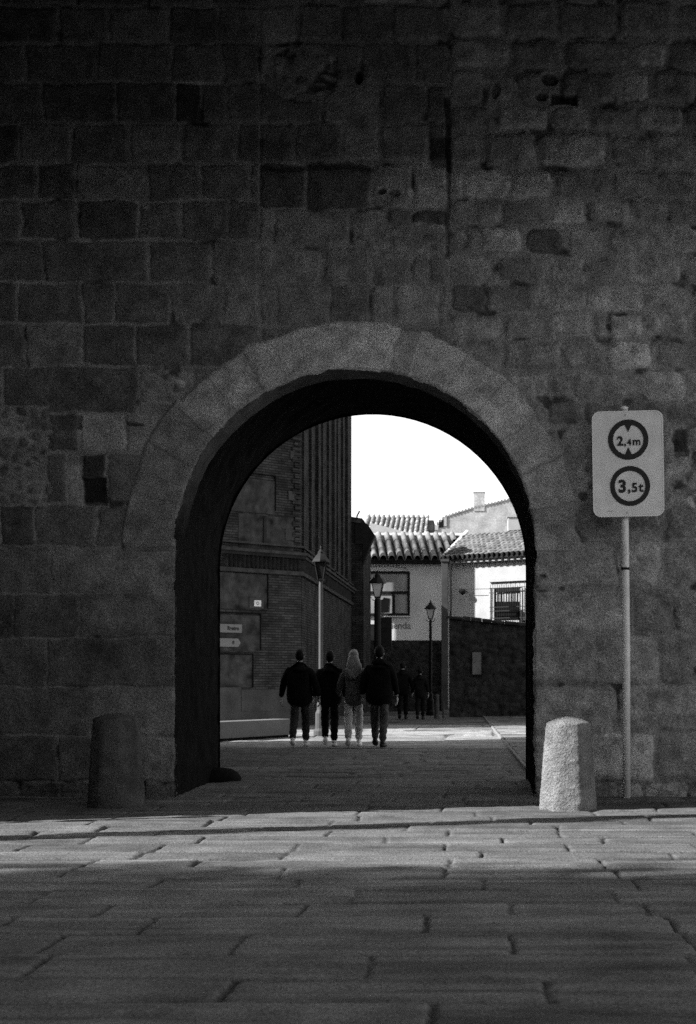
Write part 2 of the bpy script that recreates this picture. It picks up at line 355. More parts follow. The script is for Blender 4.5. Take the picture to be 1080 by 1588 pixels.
    return H, np.clip(T, .015, .75), ring

town = tag(empty('town_wall', (wx(AX), WD, 0)), 'old stone town wall with a round arched gateway through it', 'wall')
org = np.array([wx(AX), WD, 0.])
def open_edge(n=400):
    """outline of the front opening, left foot to right foot, in wall pixels"""
    pts = [(AX-AR, y) for y in np.linspace(G+12, AY, 60)[:-1]]
    pts += [(AX-AR*math.cos(t), AY-AR*math.sin(t)) for t in np.linspace(0, math.pi, 220)]
    pts += [(AX+AR, y) for y in np.linspace(AY, G+12, 60)[1:]]
    return np.array(pts)
def jag(px, py):
    """chipped, uneven edge of the opening: radial offset in px (outward positive)"""
    return 4.6*fbm(px/26, py/26, 77, 4)+1.4*fbm(px/6, py/6, 78, 2)
def wall_grid():
    st = 1.75
    xs = np.concatenate([np.arange(-1500, -60, 12), np.arange(-60, 1150, st), np.arange(1150, 2300, 12)])
    ys = np.concatenate([np.arange(-760, -60, 10), np.arange(-60, G+14, st)])
    X, Y = np.meshgrid(xs, ys); nx = len(xs)
    shp = X.shape; x = X.ravel(); y = Y.ravel()
    cx = x-AX; cy = np.minimum(y-AY, 0); r = np.hypot(cx, cy)
    rad = AR+jag(x, y)
    inside = r < rad
    idx = np.arange(len(x)).reshape(shp)
    Q = np.stack([idx[:-1, :-1], idx[1:, :-1], idx[1:, 1:], idx[:-1, 1:]], -1).reshape(-1, 4)
    ins = inside[Q]; Q = Q[~ins.all(1)]
    # pull the inner vertices of the border cells onto the opening outline
    s = np.where(r > 1, rad/np.maximum(r, 1), 1)
    x2 = np.where(inside, AX+cx*s, x); y2 = np.where(inside & (y < AY), AY+(y-AY)*s, y)
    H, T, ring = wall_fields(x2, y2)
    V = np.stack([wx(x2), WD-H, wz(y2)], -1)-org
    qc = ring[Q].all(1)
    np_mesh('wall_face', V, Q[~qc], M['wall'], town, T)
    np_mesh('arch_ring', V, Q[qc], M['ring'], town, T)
wall_grid()
def vault():
    E = open_edge(); cx = E[:, 0]-AX; cy = np.minimum(E[:, 1]-AY, 0); r = np.hypot(cx, cy); ux = cx/r; uy = np.where(E[:, 1] < AY, cy/r, 0)
    px = VX; out = []
    def strip(name, y0, y1, n, extra, mat, amp, first=False):
        V = []
        for i, D in enumerate(np.linspace(y0, y1, n)):
            j = jag(E[:, 0], E[:, 1])
            f = amp*fbm(E[:, 0]/20+D*5, E[:, 1]/20, 33, 4)
            mixf = math.exp(-(D-WD)*6) if first else 0
            o = j*mixf+extra+f*(1-mixf)
            V.append(np.stack([wx(E[:, 0]+ux*o), np.full(len(E), D), wz(E[:, 1]+uy*o)], -1))
        V = np.concatenate(V)-org; m = len(E); idx = np.arange(n*m).reshape(n, m)
        Q = np.stack([idx[:-1, :-1], idx[:-1, 1:], idx[1:, 1:], idx[1:, :-1]], -1).reshape(-1, 4)
        tn = np.tile(.006+.11*np.clip((AY-20-E[:, 1])/190, 0, 1)*(1+.3*fbm(E[:, 0]/15, E[:, 1]/15, 66, 3)), n)  # paler crown, near-black jambs: bounce light and shade put into the tone
        return np_mesh(name, V, Q, mat, town, tn if first else None)
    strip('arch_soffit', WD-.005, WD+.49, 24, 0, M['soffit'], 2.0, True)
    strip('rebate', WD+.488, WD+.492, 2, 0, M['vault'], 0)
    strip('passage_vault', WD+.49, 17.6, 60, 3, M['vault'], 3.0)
vault()
# body of the wall behind: rear face, top, ends
mb = MB(); x0, x1 = wx(-1500), wx(2288); cxm = wx(AX); R = AR/PXM; zt = wz(-760); zs = wz(AY); back = 17.6
arc = [(cxm-R*math.cos(t), zs+R*math.sin(t)) for t in np.linspace(0, math.pi, 40)]
mb.add([(x0, back, -.2), (cxm-R, back, -.2), (cxm-R, back, zs), (x0, back, zs)], [(0, 1, 2, 3)])
mb.add([(cxm+R, back, -.2), (x1, back, -.2), (x1, back, zs), (cxm+R, back, zs)], [(0, 1, 2, 3)])
n = len(arc)
top = [(cxm-R*math.cos(t)*1, zt) for t in np.linspace(0, math.pi, 40)]
mb.add([(a, back, b) for a, b in arc]+[(a, back, b) for a, b in top], [(i, i+1, n+i+1, n+i) for i in range(n-1)])
mb.add([(x0, back, zs), (cxm-R, back, zs), (cxm-R, back, zt), (x0, back, zt)], [(0, 1, 2, 3)])
mb.add([(cxm+R, back, zs), (x1, back, zs), (x1, back, zt), (cxm+R, back, zt)], [(0, 1, 2, 3)])
mb.add([(x0, WD, zt), (x1, WD, zt), (x1, back, zt), (x0, back, zt)], [(0, 1, 2, 3)])
mb.add([(x0, WD, -.2), (x0, back, -.2), (x0, back, zt), (x0, WD, zt)], [(0, 1, 2, 3)])
mb.add([(x1, WD, -.2), (x1, back, -.2), (x1, back, zt), (x1, WD, zt)], [(0, 1, 2, 3)])
mb.v = [tuple(np.array(v)-org) for v in mb.v]
mb.build('rear_face', M['vault'], town)
# added eave and fascia, unseen, keeping sky light off the wall top
mb = MB(); EV0 = 8.66
mb.box((x0, WD-4.4, EV0), (x1, WD+.1, EV0+.16)); mb.box((x0, WD-4.45, 7.3), (x1, WD-4.38, EV0+.2))
for k in range(34):
    xx = x0+.4+k*.78; mb.box((xx, WD-4.36, EV0-.18), (xx+.14, WD, EV0))
mb.v = [tuple(np.array(v)-org) for v in mb.v]; mb.build('eave', M['darkwood'], town)

# wheel guard stone at the inner left foot of the passage
mb = MB(); prof = [(.33, -.05), (.34, .03), (.30, .09), (.22, .14), (.1, .16)]
mb.lathe(prof, n=18); g = mb.build('guard_stone', M['vault'], smooth=True); g.location = (P(334, 1200, 17.45).x, 17.35, 0)
tag(g, 'low rounded guard stone at the inner left foot of the archway', 'guard stone')

# ------------------------------------------------------------------ ground
def paving(name, xs, ys, rows, explicit, jitter, seed, tonebase, jw0, cut=None, avg=1.0):
    X, Y = np.meshgrid(xs, ys); x = X.ravel(); y = Y.ravel()
    wxx = x+.014*fbm(x/.5, y/.3, seed, 3)+.007*fbm(x/.07, y/.07, seed+1, 2); wyy = y+.04*fbm(x/1.3, y/2, seed+2, 3)+.010*fbm(x/.1, y/.08, seed+3, 2)
    rows = np.array(rows); k = np.clip(np.searchsorted(rows, wyy)-1, 0, len(rows)-2)
    T = np.zeros(x.shape); H = np.zeros(x.shape); r = random.Random(seed)
    for i in range(len(rows)-1):
        ex = explicit.get(i, [])
        e = sorted(ex) if ex else [xs[0]-r.uniform(0, 1)]
        while e[0] > xs[0]-1: e.insert(0, e[0]-avg*r.uniform(.7, 1.4))
        while e[-1] < xs[-1]+1: e.append(e[-1]+avg*r.uniform(.7, 1.4))
        # fill big holes between explicit joints
        j = 0
        while j < len(e)-1:
            if e[j+1]-e[j] > avg*1.9: e.insert(j+1, e[j]+(e[j+1]-e[j])*r.uniform(.42, .58))
            j += 1
        e = np.array(e); s = k == i; xx = wxx[s]; yy = wyy[s]
        q = np.clip(np.searchsorted(e, xx)-1, 0, len(e)-2)
        dx = np.minimum(xx-e[q], e[q+1]-xx); dy = np.minimum(yy-rows[i], rows[i+1]-yy)
        h1 = hsh(q, np.full(q.shape, i), seed+5); h2 = hsh(q, np.full(q.shape, i), seed+6); h3 = hsh(q, np.full(q.shape, i), seed+8)
        rc = .05; ax = rc-dx; ay = rc-dy
        d = rc-np.where((ax > 0) & (ay > 0), np.hypot(np.maximum(ax, 0), np.maximum(ay, 0)), np.maximum(ax, ay))
        wear = np.clip(fbm(xx/.35, yy/.2, seed+9, 3)*1.6, 0, 1)
        endj = dx < dy; jwx = jw0*np.where(endj, .5+2.6*h3*h3, .5+.5*h3); jwx = jwx*(1+1.4*wear)
        m = 1-np.clip((d-jwx)/.012, 0, 1)
        crown = np.clip((d-jwx)/(.02+.03*h1*(1+2*wear)), 0, 1); crown = crown*(2-crown)
        tilt = (xx-(e[q]+e[q+1])/2)*(h1-.5)*.008+(yy-(rows[i]+rows[i+1])/2)*(h2-.5)*.03
        wave = .013*fbm(xx/.9, yy/.13, seed+12, 4)
        hh = -.010+crown*.010+tilt+(h2-.5)*.012+wave+.003*fbm(xx/.06, yy/.05, seed+13, 3)
        # the mortar joints are partly full of sand
        fillj = np.clip(fbm(xx/.6, yy/.6, seed+15, 3)*2+.2, 0, 1)
        fillj = np.where(endj, fillj*.4, np.clip(fillj*1.4, 0, 1))
        H[s] = hh*(1-m)+m*np.where(endj & (h1 < .45), hh-.003, -.024+.018*fillj)
        t = tonebase*(.8+.4*h3)*(1+.22*fbm(xx/.25, yy/.12, seed+16, 3)+.5*fbm(xx/1.6, yy/.09, seed+18, 3))
        T[s] = t*(1-m)+m*tonebase*np.where(endj & (h1 < .45), .75, .3+.6*fillj)
    V = np.stack([x, y, H], -1)
    idx = np.arange(len(x)).reshape(X.shape)
    Q = np.stack([idx[:-1, :-1], idx[:-1, 1:], idx[1:, 1:], idx[1:, :-1]], -1).reshape(-1, 4)
    if cut is not None:
        keep = ~cut(x, y)[Q].any(1); Q = Q[keep]
    o = np_mesh(name, V, Q, M['paving'], None, np.clip(T, .02, .7)); tag(o, kind='structure'); return o
rowsA = [2.2, 2.7, 3.2, 3.7, 4.15, 4.6, 5.02, 5.46, 5.91, 6.43, 6.96, 7.47, 7.9, 8.4, 8.9, 9.39, 9.85, 10.25, 10.75, 11.2, 11.65, 12.05, 12.5, 12.95, 13.4, 13.9, 14.4, 14.95, 15.5, 16.1, 16.7, 17.3, 18.]
def jx(D, px): return [(p-VX)*D/F for p in px]
expl = {6: jx(5.25, [670, -60]), 7: jx(5.7, [352, 850]), 8: jx(6.2, [576, 1075, 60]), 9: jx(6.7, [372, 795]), 10: jx(7.2, [662, 1045, 225]), 11: jx(7.7, [795, 470, 160]),
        12: jx(8.1, [548, 955, 62]), 13: jx(8.65, [240, 750]), 14: jx(9.1, [435, 960, 105]), 15: jx(9.6, [305, 700]), 16: jx(10, [215, 750, 1045]), 17: jx(10.5, [460, 880]), 18: jx(11, [315, 140, 600, 780])}
ysA = F*EYE/np.concatenate([np.arange(2300, 1680, -6), np.arange(1680, 1225, -.75)]+[]) if False else None
yy = np.concatenate([np.arange(2400, 1680, -6), np.arange(1680, 1208, -.72)]); ysA = F*EYE/(yy-VY)
ysA = np.clip(ysA, 2.0, 17.6)
xsA = np.concatenate([np.arange(-12, -5.2, .06), np.arange(-5.2, 2.6, .0125), np.arange(2.6, 9, .06)])
paving('pavement', xsA, ysA, rowsA, expl, .03, 100, .122, .0035)
rowsB = list(np.cumsum([17.6]+[random.Random(3).uniform(.32, .52) for _ in range(3)]+[0.45]*60))
rb = random.Random(4); rowsB = [17.6]
while rowsB[-1] < 47: rowsB.append(rowsB[-1]+rb.uniform(.35, .6))
ysB = F*EYE/(np.arange(1208.2, 1104, -.6)-VY); ysB[0] = 17.6
k1 = int(np.searchsorted(ysB, 25.4)); k2 = int(np.searchsorted(ysB, 37.5)); near = ysB[:k1+2]; mid = ysB[k1:k2+2]; far = ysB[k2:]
paving('street', np.arange(-7.5, .9, .035), near, rowsB, {}, .03, 200, .12, .007, avg=.7)
paving('crossing_road', np.arange(-14, 7, .035), mid, [20, 24.3, 27.9, 31.1, 34.4, 37, 40], {}, .03, 210, .24, .006, avg=2.4)
paving('far_street', np.arange(-7.5, .9, .035), far, rowsB, {}, .03, 200, .12, .007, avg=.7)
mb = MB(); mb.box((-400, -400, -.4), (400, 900, -.075)); tag(mb.build('ground', M['ground']), kind='structure')
def turn(o, z, th=.0167, py_=30.0):
    o.rotation_euler.z = th; o.location = (py_*math.sin(th), py_*(1-math.cos(th)), z)
# raised footway to the right of the street, with its kerb
rc_ = paving('footway', np.arange(.556, 7, .035), ysB, rowsB, {}, .03, 300, .15, .006, avg=.6); turn(rc_, .035)
rc_ = paving('footway_crossing', np.arange(.556, 7, .035), mid, [20, 24.3, 27.9, 31.1, 34.4, 37, 40], {}, .03, 310, .24, .006, avg=1.6); turn(rc_, .04)
mb = MB(); yk = 17.7; rk = random.Random(9)
while yk < 46:
    L = rk.uniform(.8, 1.1); xk = .47+max(0, 24-yk)*.02
    mb.box((.5, yk, -.1), (.555, yk+L-.008, .036+rk.uniform(-.003, .003))); yk += L
kb = mb.build('kerb', M['kerb'], bevel=.012); turn(kb, 0); tag(kb, kind='structure')

# ------------------------------------------------------------------ bollards
def bollard(name, mat, loc, label, r0, r1, h, cone, seed, n=40):
    V = []; rows = []
    prof = [(r0*1.0, -.05), (r0, 0)]+[(r0+(r1-r0)*t, h*t) for t in np.linspace(0.03, .985, 46)]+[(r1*.99, h*.995), (r1*.9, h+cone*.12), (r1*.6, h+cone*.52), (r1*.3, h+cone*.84), (.01, h+cone)]
    vs = []; fs = []
    for i, (r, z) in enumerate(prof):
        for k in range(n):
            a = 2*math.pi*k/n
            oct_ = 1/max(abs(math.cos(((a+.39) % (math.pi/4))-math.pi/8)), .5)*.955
            vs.append([r*oct_*math.cos(a), r*oct_*math.sin(a), z])
    vs = np.array(vs); ang = np.arctan2(vs[:, 1], vs[:, 0])
    nz = fbm(ang*4+40, vs[:, 2]*12, seed, 3)*.007+fbm(ang*16+90, vs[:, 2]*50, seed+2, 2)*.007
    rr = np.hypot(vs[:, 0], vs[:, 1]); s = 1+nz/np.maximum(rr, .08); vs[:, 0] *= s; vs[:, 1] *= s
    m = len(prof)
    for i in range(m-1):
        for k in range(n): fs.append((i*n+k, i*n+(k+1) % n, (i+1)*n+(k+1) % n, (i+1)*n+k))
    fs.append(tuple((m-1)*n+k for k in range(n)))
    b = MB(); b.add(vs, fs); o = b.build(name, mat, smooth=True); o.location = loc
    tag(o, label, 'bollard', 'stone bollards either side of the gateway'); return o
bollard('bollard', M['granite'], (.885, 13.62, 0), 'sunlit pale granite bollard with pointed top, right of the archway', .285, .222, .825, .075, 3)
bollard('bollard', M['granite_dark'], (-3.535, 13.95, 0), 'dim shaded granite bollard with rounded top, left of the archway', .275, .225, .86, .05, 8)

# ------------------------------------------------------------------ restriction sign on its pole
SD = 14.78
sp = P(972, 1232, SD); base = empty('restriction_sign', (sp.x, SD, 0))
tag(base, 'white rectangular road sign reading 2,4m and 3,5t on a thin steel pole', 'road sign')
s = SD/F
def sl(x, y): return ((x-972)*s, 0, EYE-(y-VY)*s)     # photo pixel on the sign plane, relative to the pole
mb = MB(); t_ = sl(968, 634); mb.tube([(0, 0, -.1), (-.002, 0, 1.6), (-.014, 0, 2.6), (t_[0], 0, t_[2])], .0405, 20)
mb.build('pole', M['galv'], base, smooth=True)
for yb in (858, 882):
    a = sl(970, yb); mb = MB(); mb.lathe([(.046, -.012), (.046, .012)], (a[0], 0, a[2]), 20); mb.build('pole_band', M['iron'] if yb == 882 else M['galv'], base)
a = sl(968, 635); mb = MB(); mb.lathe([(.043, 0), (.043, .03), (.02, .045)], (a[0], 0, a[2]-.01), 16); mb.build('pole_cap', M['signedge'], base, smooth=True)
c0 = sl(973, 721)
plate = empty('plate_mount', (c0[0], -.075, c0[2]), parent=base)
bpy.data.objects.remove(plate)
def rrect(w, h, r, n=8):
    pts = []
    for cx, cy, a0 in ((w/2-r, h/2-r, 0), (-w/2+r, h/2-r, 90), (-w/2+r, -h/2+r, 180), (w/2-r, -h/2+r, 270)):
        for k in range(n+1):
            a = math.radians(a0+90*k/n); pts.append((cx+r*math.cos(a), cy+r*math.sin(a)))
    return pts
PW, PH = 109.5*s, 163*s
pts = rrect(PW, PH, .085)
mb = MB(); mb.slab([(x, 0, z) for x, z in pts], (0, .035, 0))
pl = mb.build('sign_plate', M['signwhite'], base, bevel=.006); pl.location = (c0[0], -.085, c0[2]); pl.rotation_euler = (0, math.radians(-.9), math.radians(-3))
inn = rrect(PW-.03, PH-.03, .072)
mb = MB(); k = len(pts)
mb.add([(x, -.004, z) for x, z in rrect(PW, PH, .085)]+[(x, -.004, z) for x, z in rrect(PW-.026, PH-.026, .073)], [(i, (i+1) % k, k+(i+1) % k, k+i) for i in range(k)])
mb.build('rim', M['signedge'], pl)
for zz in (.32, -.32):
    mb = MB(); mb.box((-.06, .03, zz-.03), (.06, .10, zz+.03)); mb.build('clamp', M['galv'], pl)
for zz in (.32, -.32):
    mb = MB(); mb.lathe([(.011, -.004), (.011, .003), (.006, .005)], (0, 0, 0), 10); b_ = mb.build('bolt', M['galv'], pl); b_.location = (-.01, -.006, zz*1.58); b_.rotation_euler = (math.pi/2, 0, 0)
def ringm(cx, cz, ro, ri, y=-.0065, n=64):
    mb = MB(); vs = [(cx+r*math.cos(2*math.pi*i/n), yy_, cz+r*math.sin(2*math.pi*i/n)) for yy_ in (y, y+.003) for r in (ro, ri) for i in range(n)]
    fs = []
    for i in range(n):
        j = (i+1) % n
        fs += [(i, j, n+j, n+i), (2*n+i, 3*n+i, 3*n+j, 2*n+j), (i, 2*n+i, 2*n+j, j), (n+i, n+j, 3*n+j, 3*n+i)]
    mb.add(vs, fs); return mb
def sp2(x, y): return ((x-973)*s, (721-y)*s)
x, z = sp2(973.8, 684); ringm(x, z, 31*s, 23.3*s).build('warning_ring', M['signblack'], pl)
for sg in (1, -1):
    mb = MB(); zt_ = z+sg*24*s; mb.slab([(x-6*s, -.0062, zt_+sg*.002), (x+6*s, -.0062, zt_+sg*.002), (x, -.0062, zt_-sg*12.5*s)], (0, .003, 0)); mb.build('arrowhead', M['signblack'], pl)
x2, z2 = sp2(975.5, 755.5); ringm(x2, z2, 30.7*s, 23.4*s).build('warning_ring', M['signblack'], pl)
for body, px, py, size, off in (('2', 961.3, 692.5, 19.5, .0045), (',', 968.8, 692.5, 16, .003), ('4', 975.3, 692.5, 13.2, .0025), ('m', 986.6, 692.5, 16.5, .003),
                                ('3', 963.7, 764.5, 26, .0065), (',', 974, 764, 22, .004), ('5', 982.5, 764.5, 19.5, .0035), ('t', 992.3, 764.5, 20.5, .003)):
    a = sp2(px, py); text_mesh('lettering', body, size*s, (a[0], -.0055, a[1]), M['signblack'], pl, off=off, ay='BOTTOM_BASELINE')
a = sp2(944, 793); text_mesh('maker_mark', '---', 7*s, (a[0], -.0055, a[1]), M['faint'], pl)

# ------------------------------------------------------------------ brick building on the left beyond the gate
CXb, CYb = P(466, 0, 36).x, 36.0
town_house = tag(empty('brick_building', (CXb, CYb, 0)), 'tall old brick building with blind plastered panels and a sawtooth cornice, left of the street', 'building')
TH = 16.0
a45 = math.radians(45)
# local frame for the oblique face: u runs along the face to the left-front, n points out of it
fu = Vector((-math.cos(a45), -math.sin(a45), 0)); fn = Vector((math.sin(a45), -math.cos(a45), 0))
FL = 2.7
A = Vector((0, 0, 0)); Bp = A+fu*FL
mb = MB(); yE = 50.7-CYb
plan = [(Bp.x, Bp.y), (A.x, A.y), (0, yE), (-9, yE), (-9, 7), ]
mb.prism(plan, 0, TH); mb.build('wall', M['brick'], town_house)
# the street side's shade is painted in: a skin of darker brickwork set 3 mm proud, with pilasters
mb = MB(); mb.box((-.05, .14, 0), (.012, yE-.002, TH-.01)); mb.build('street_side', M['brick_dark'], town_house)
for i in range(9):
    yp = .3+i*1.5; w = .38 if i % 2 else .5
    mb = MB(); mb.box((0, yp, 4.35), (.06+.02*(i % 3), yp+w, TH-.4)); mb.build('pilaster', M['brick_dark'], town_house)
def face(u, z, out=0.0):
    return A+fu*u+fn*out+Vector((0, 0, z))
def fpx(x, y):
    """pixel on the oblique face -> (u, z)"""
    k = (x-VX)/F; u = (CXb-k*CYb)/(math.cos(a45)-k*math.sin(a45))
    D = CYb-u*math.sin(a45); return u, EYE-(y-VY)*D/F
def fbox(x0, y0, x1, y1, o0, o1):
    u0, z0 = fpx(x0, y1); u1, z1 = fpx(x1, y0); _, z1 = fpx((x0+x1)/2, y0); _, z0 = fpx((x0+x1)/2, y1)
    mb = MB(); ps = [face(u0, z0, o0), face(u1, z0, o0), face(u1, z1, o0), face(u0, z1, o0)]
    mb.slab(ps, fn*(o1-o0)); return mb
# quoin strip with brick teeth at the corner
mb = MB()
for i in range(80):
    z = 4.7+i*.135; w = .27 if i % 2 else .2
    ps = [face(0, z, -.01), face(w, z, -.01), face(w, z+.10, -.01), face(0, z+.10, -.01)]
    mb.slab(ps, fn*.055)
mb.build('quoin', M['brick'], town_house)
for i, (x0, y0, x1, y1) in enumerate(((300, 739, 426, 792), (300, 888, 414, 944), (300, 953, 403, 1009), (300, 1015, 391, 1066))):
    fbox(x0, y0, x1, y1, .0, .016).build('plaster_panel', M['plaster'], town_house)
    u1, z1 = fpx(x1, y0); u0, z0 = fpx(x1, y1)
    mb = MB(); d_ = .022
    ps = [face(u1-d_, z0, 0), face(u1, z0, 0), face(u1, z1+d_, 0), face(u1-d_, z1+d_, 0)]; mb.slab(ps, fn*.04)
    ps = [face(u1, z1, 0), face(FL, z1, 0), face(FL, z1+d_, 0), face(u1, z1+d_, 0)]; mb.slab(ps, fn*.04)
    mb.build('panel_frame', M['void'], town_house)
fbox(370, 800, 455, 852, 0, .012).build('render_patch', M['plaster'], town_house)
for x0, y0, x1, y1 in ((447, 762, 458, 776), (442, 821, 456, 838), (450, 700, 460, 712)):
    fbox(x0, y0, x1, y1, 0, .03).build('patch_stone', M['plinth'], town_house)
fbox(408, 803, 412, 846, .0, .05).build('conduit', M['cornice_dark'], town_house)
for x0, y0, x1, y1, o in ((300, 1066, 372, 1118, .06), (373, 1069, 466, 1104, .05), (300, 1104, 466, 1150, .075)):
    fbox(x0, y0, x1, y1, 0, o).build('plinth', M['plinth'], town_house)
# cornice: two ledges and a band of sawtooth bricks, running round the corner
uC, zC = fpx(460, 868)
def ledge(z0, z1, out, mat, name='cornice'):
    mb = MB(); ps = [face(-.0, z0, 0), face(FL, z0, 0), face(FL, z1, 0), face(0, z1, 0)]
    e = out*math.tan(math.radians(22.5))
    ps = [face(-e, z0, out), face(FL, z0, out), face(FL, z1, out), face(-e, z1, out)]
    mb.slab(ps, -fn*out); mb.build(name, mat, town_house)
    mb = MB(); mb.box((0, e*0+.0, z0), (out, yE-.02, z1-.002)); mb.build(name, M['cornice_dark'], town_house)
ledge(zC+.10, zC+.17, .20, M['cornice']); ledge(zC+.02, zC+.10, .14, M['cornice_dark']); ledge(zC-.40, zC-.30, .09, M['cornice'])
ledge(zC+.30, zC+.35, .10, M['cornice'])
mb = MB()
for i in range(18):
    u = .02+i*.13
    b0 = face(u, zC-.29, 0); ps = [face(u, zC-.29, 0), face(u+.115, zC-.29, 0), face(u+.0575, zC-.29, .12)]
    mb.slab(ps, (0, 0, .29))
mb.build('sawtooth_band', M['cornice'], town_house)
mb = MB()
for i in range(60):
    y = .1+i*.22; mb.slab([(0, y, zC-.29), (0, y+.16, zC-.29), (.12, y+.08, zC-.29)], (0, 0, .29))
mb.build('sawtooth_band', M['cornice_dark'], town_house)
mb = MB(); mb.prism([(Bp.x+.1, Bp.y-.4), (.35, -.3), (.35, yE), (-9.2, yE), (-9.2, 6.8)], TH-.02, TH+.25); mb.build('roof', M['darkwood'], town_house)

# signs on that wall
def on_face(name, label, cat, x0, y0, x1, y1, o, mat, arrow=False):
    u0, _ = fpx(x0, y0); u1, _ = fpx(x1, y0); um, zt = fpx((x0+x1)/2, y0); _, zb = fpx((x0+x1)/2, y1)
    c = Vector((CXb, CYb, 0))+face((u0+u1)/2, (zt+zb)/2, o)
    e = empty(name, c, math.radians(45)); w = abs(u0-u1); h = zt-zb
    tag(e, label, cat)
    if arrow: pts = [(-w/2, -h/2), (w/2-h*.35, -h/2), (w/2, 0), (w/2-h*.35, h/2), (-w/2, h/2)]
    else: pts = [(-w/2, -h/2), (w/2, -h/2), (w/2, h/2), (-w/2, h/2)]
    mb = MB(); mb.slab([(x, -.02, z) for x, z in pts], (0, .02, 0)); mb.build('panel', mat, e)
    for sx in (-.25, .25):
        mb = MB(); mb.box((sx*w-.02, 0, -.02), (sx*w+.02, o, .02)); mb.build('bracket', M['iron'], e)
    return e, w, h
M['signgrey'] = stone('dull_sign_paint', .2, rough=.5, mottle=.12, grain=.12, bump=0)
e, w, h = on_face('direction_sign', 'pale rectangular direction sign reading Rastro on the brick wall', 'sign', 328, 968, 371, 981, .10, M['signgrey'])
text_mesh('lettering', 'Rastro', h*.62, (w*.18, -.023, 0), M['signblack'], e, off=.006)
e, w, h = on_face('arrow_sign', 'pale arrow shaped sign pointing right below the Rastro sign', 'sign', 326, 990, 369, 1003, .10, M['signgrey'], True)
text_mesh('symbol', 'R', h*.5, (w*.24, -.023, 0), M['signblack'], e, off=.006)
e, w, h = on_face('wall_plaque', 'small bright white square plaque high on the brick wall', 'plaque', 393, 931, 403.5, 940.5, .03, M['signwhite'])
ringm(0, 0, w*.22, w*.12, -.022, 12).build('emblem', M['faint'], e)
e2, w, h = on_face('backing_board', 'dull grey board behind the small white plaque', 'board', 386, 927, 408, 943.5, .012, M['plinth'])

# low rendered parapet in front of the brick building
pa = P(330, 0, 27.75); pb = P(453, 0, 30.1)
d = Vector((pb.x-pa.x, pb.y-pa.y, 0)).normalized(); nrm = Vector((-d.y, d.x, 0))
pa = Vector((pa.x, pa.y, 0))-d*1.2; pb = Vector((pb.x, pb.y, 0))
lw = empty('low_parapet', (pb.x, pb.y, 0)); tag(lw, 'low smooth pale concrete parapet in front of the brick building', 'low wall')
mb = MB(); q = pa-pb
mb.slab([Vector((0, 0, .055)), q+Vector((0, 0, .055)), q+Vector((0, 0, .39)), Vector((0, 0, .39))], nrm*.45); mb.build('wall_body', M['concrete'], lw, bevel=.012)
mb = MB(); mb.slab([nrm*.05+Vector((-.03, 0, -.05)), q+nrm*.05+Vector((0, 0, -.05)), q+nrm*.05+Vector((0, 0, .055)), nrm*.05+Vector((-.03, 0, .055))], nrm*.36); mb.build('shadow_strip', M['void'], lw)  # near-black strip painted as the thin shadow under the parapet

# ------------------------------------------------------------------ street lamps
M['darkglass'] = stone('dim_glass', .02, rough=.25, mottle=.2, grain=.1, bump=0)  # dark tone stands in for the dim building the lantern glass reflects
def lamp(px, ytop, D, label, post_mat, glass, lant_h, group='lantern street lamps along the street', lit=False, rpost=.055):
    x = (px-VX)*D/F; H = EYE-(ytop-VY)*D/F
    e = empty('street_lamp', (x, D, 0)); tag(e, label, 'street lamp', group)
    L = lant_h; zb = H-L; w = L*(.34 if lit else .43)
    mb = MB(); mb.lathe([(.16, -.05), (.16, .12), (.12, .18), (.12, .5), (.085, .58), (.085, .7), (rpost*1.1, .78), (rpost, zb-.12), (rpost*.8, zb-.02)], n=14); mb.build('post', post_mat, e, smooth=False)
    mb = MB()
    for sx in (-1, 1):   # scrolled arms carrying the lantern
        mb.tube([(0, 0, zb-.10), (sx*w*.45, 0, zb-.06), (sx*w*.55, 0, zb+.02)], .012, 6)
    mb.build('cradle', M['iron'], e)
    mb = MB(); mb.lathe([(w*.28, 0), (w*.62, L*.48)], (0, 0, zb+.02), 4); g = mb.build('lantern_glass', glass, e)
    mb = MB()
    for k in range(4):
        a = math.pi/2*k+math.pi/4; ca, sa = math.cos(a), math.sin(a)
        mb.tube([(w*.30*ca, w*.30*sa, zb), (w*.66*ca, w*.66*sa, zb+L*.52)], .014, 5)
    mb.lathe([(w*.36, -.02), (w*.36, .02)], (0, 0, zb+.01), 4); mb.build('lantern_frame', M['iron'], e)
    mb = MB(); mb.lathe([(w*.74, 0), (w*.72, L*.035), (w*.66, L*.075), (w*.46, L*.17), (w*.26, L*.25), (w*.26, L*.30), (w*.16, L*.33), (w*.06, L*.38), (w*.09, L*.41), (.01, L*.47)], (0, 0, zb+L*.52), 8)
    mb.build('lantern_cap', M['iron'] if not lit else M['lampcap'], e)
    return e
l1 = lamp(498, 846, 30.4, 'pale steel street lamp with bulky square lantern before the brick building', M['dullsteel'], M['darkglass'], .74, lit=True, rpost=.045)
lamp(586, 884, 41, 'black street lamp with thick post in front of the wide window', M['iron'], M['lampglass'], .8, rpost=.10)
lamp(668, 930, 48, 'slim black street lamp standing before the pale shop wall', M['iron'], M['lampglass'], .66, rpost=.05)
# shallow box sign fixed beside the second lamp
e = empty('box_sign', (P(598, 0, 41.2).x, 41.2, P(0, 1003, 41.2).z)); tag(e, 'dark square box sign beside the thick black lamp post', 'sign')
k_ = 41.2/F; mb = MB(); mb.box((-11*k_, -.06, 0), (10*k_, .06, 46*k_)); mb.build('box', M['iron'], e, bevel=.01)
mb = MB(); mb.box((-8*k_, -.066, 8*k_), (7*k_, -.061, 38*k_)); mb.build('sign_face', M['darkwood'], e)
mb = MB(); mb.box((-.02, -.02, -2.17), (.02, .02, 0)); mb.build('support', M['iron'], e)

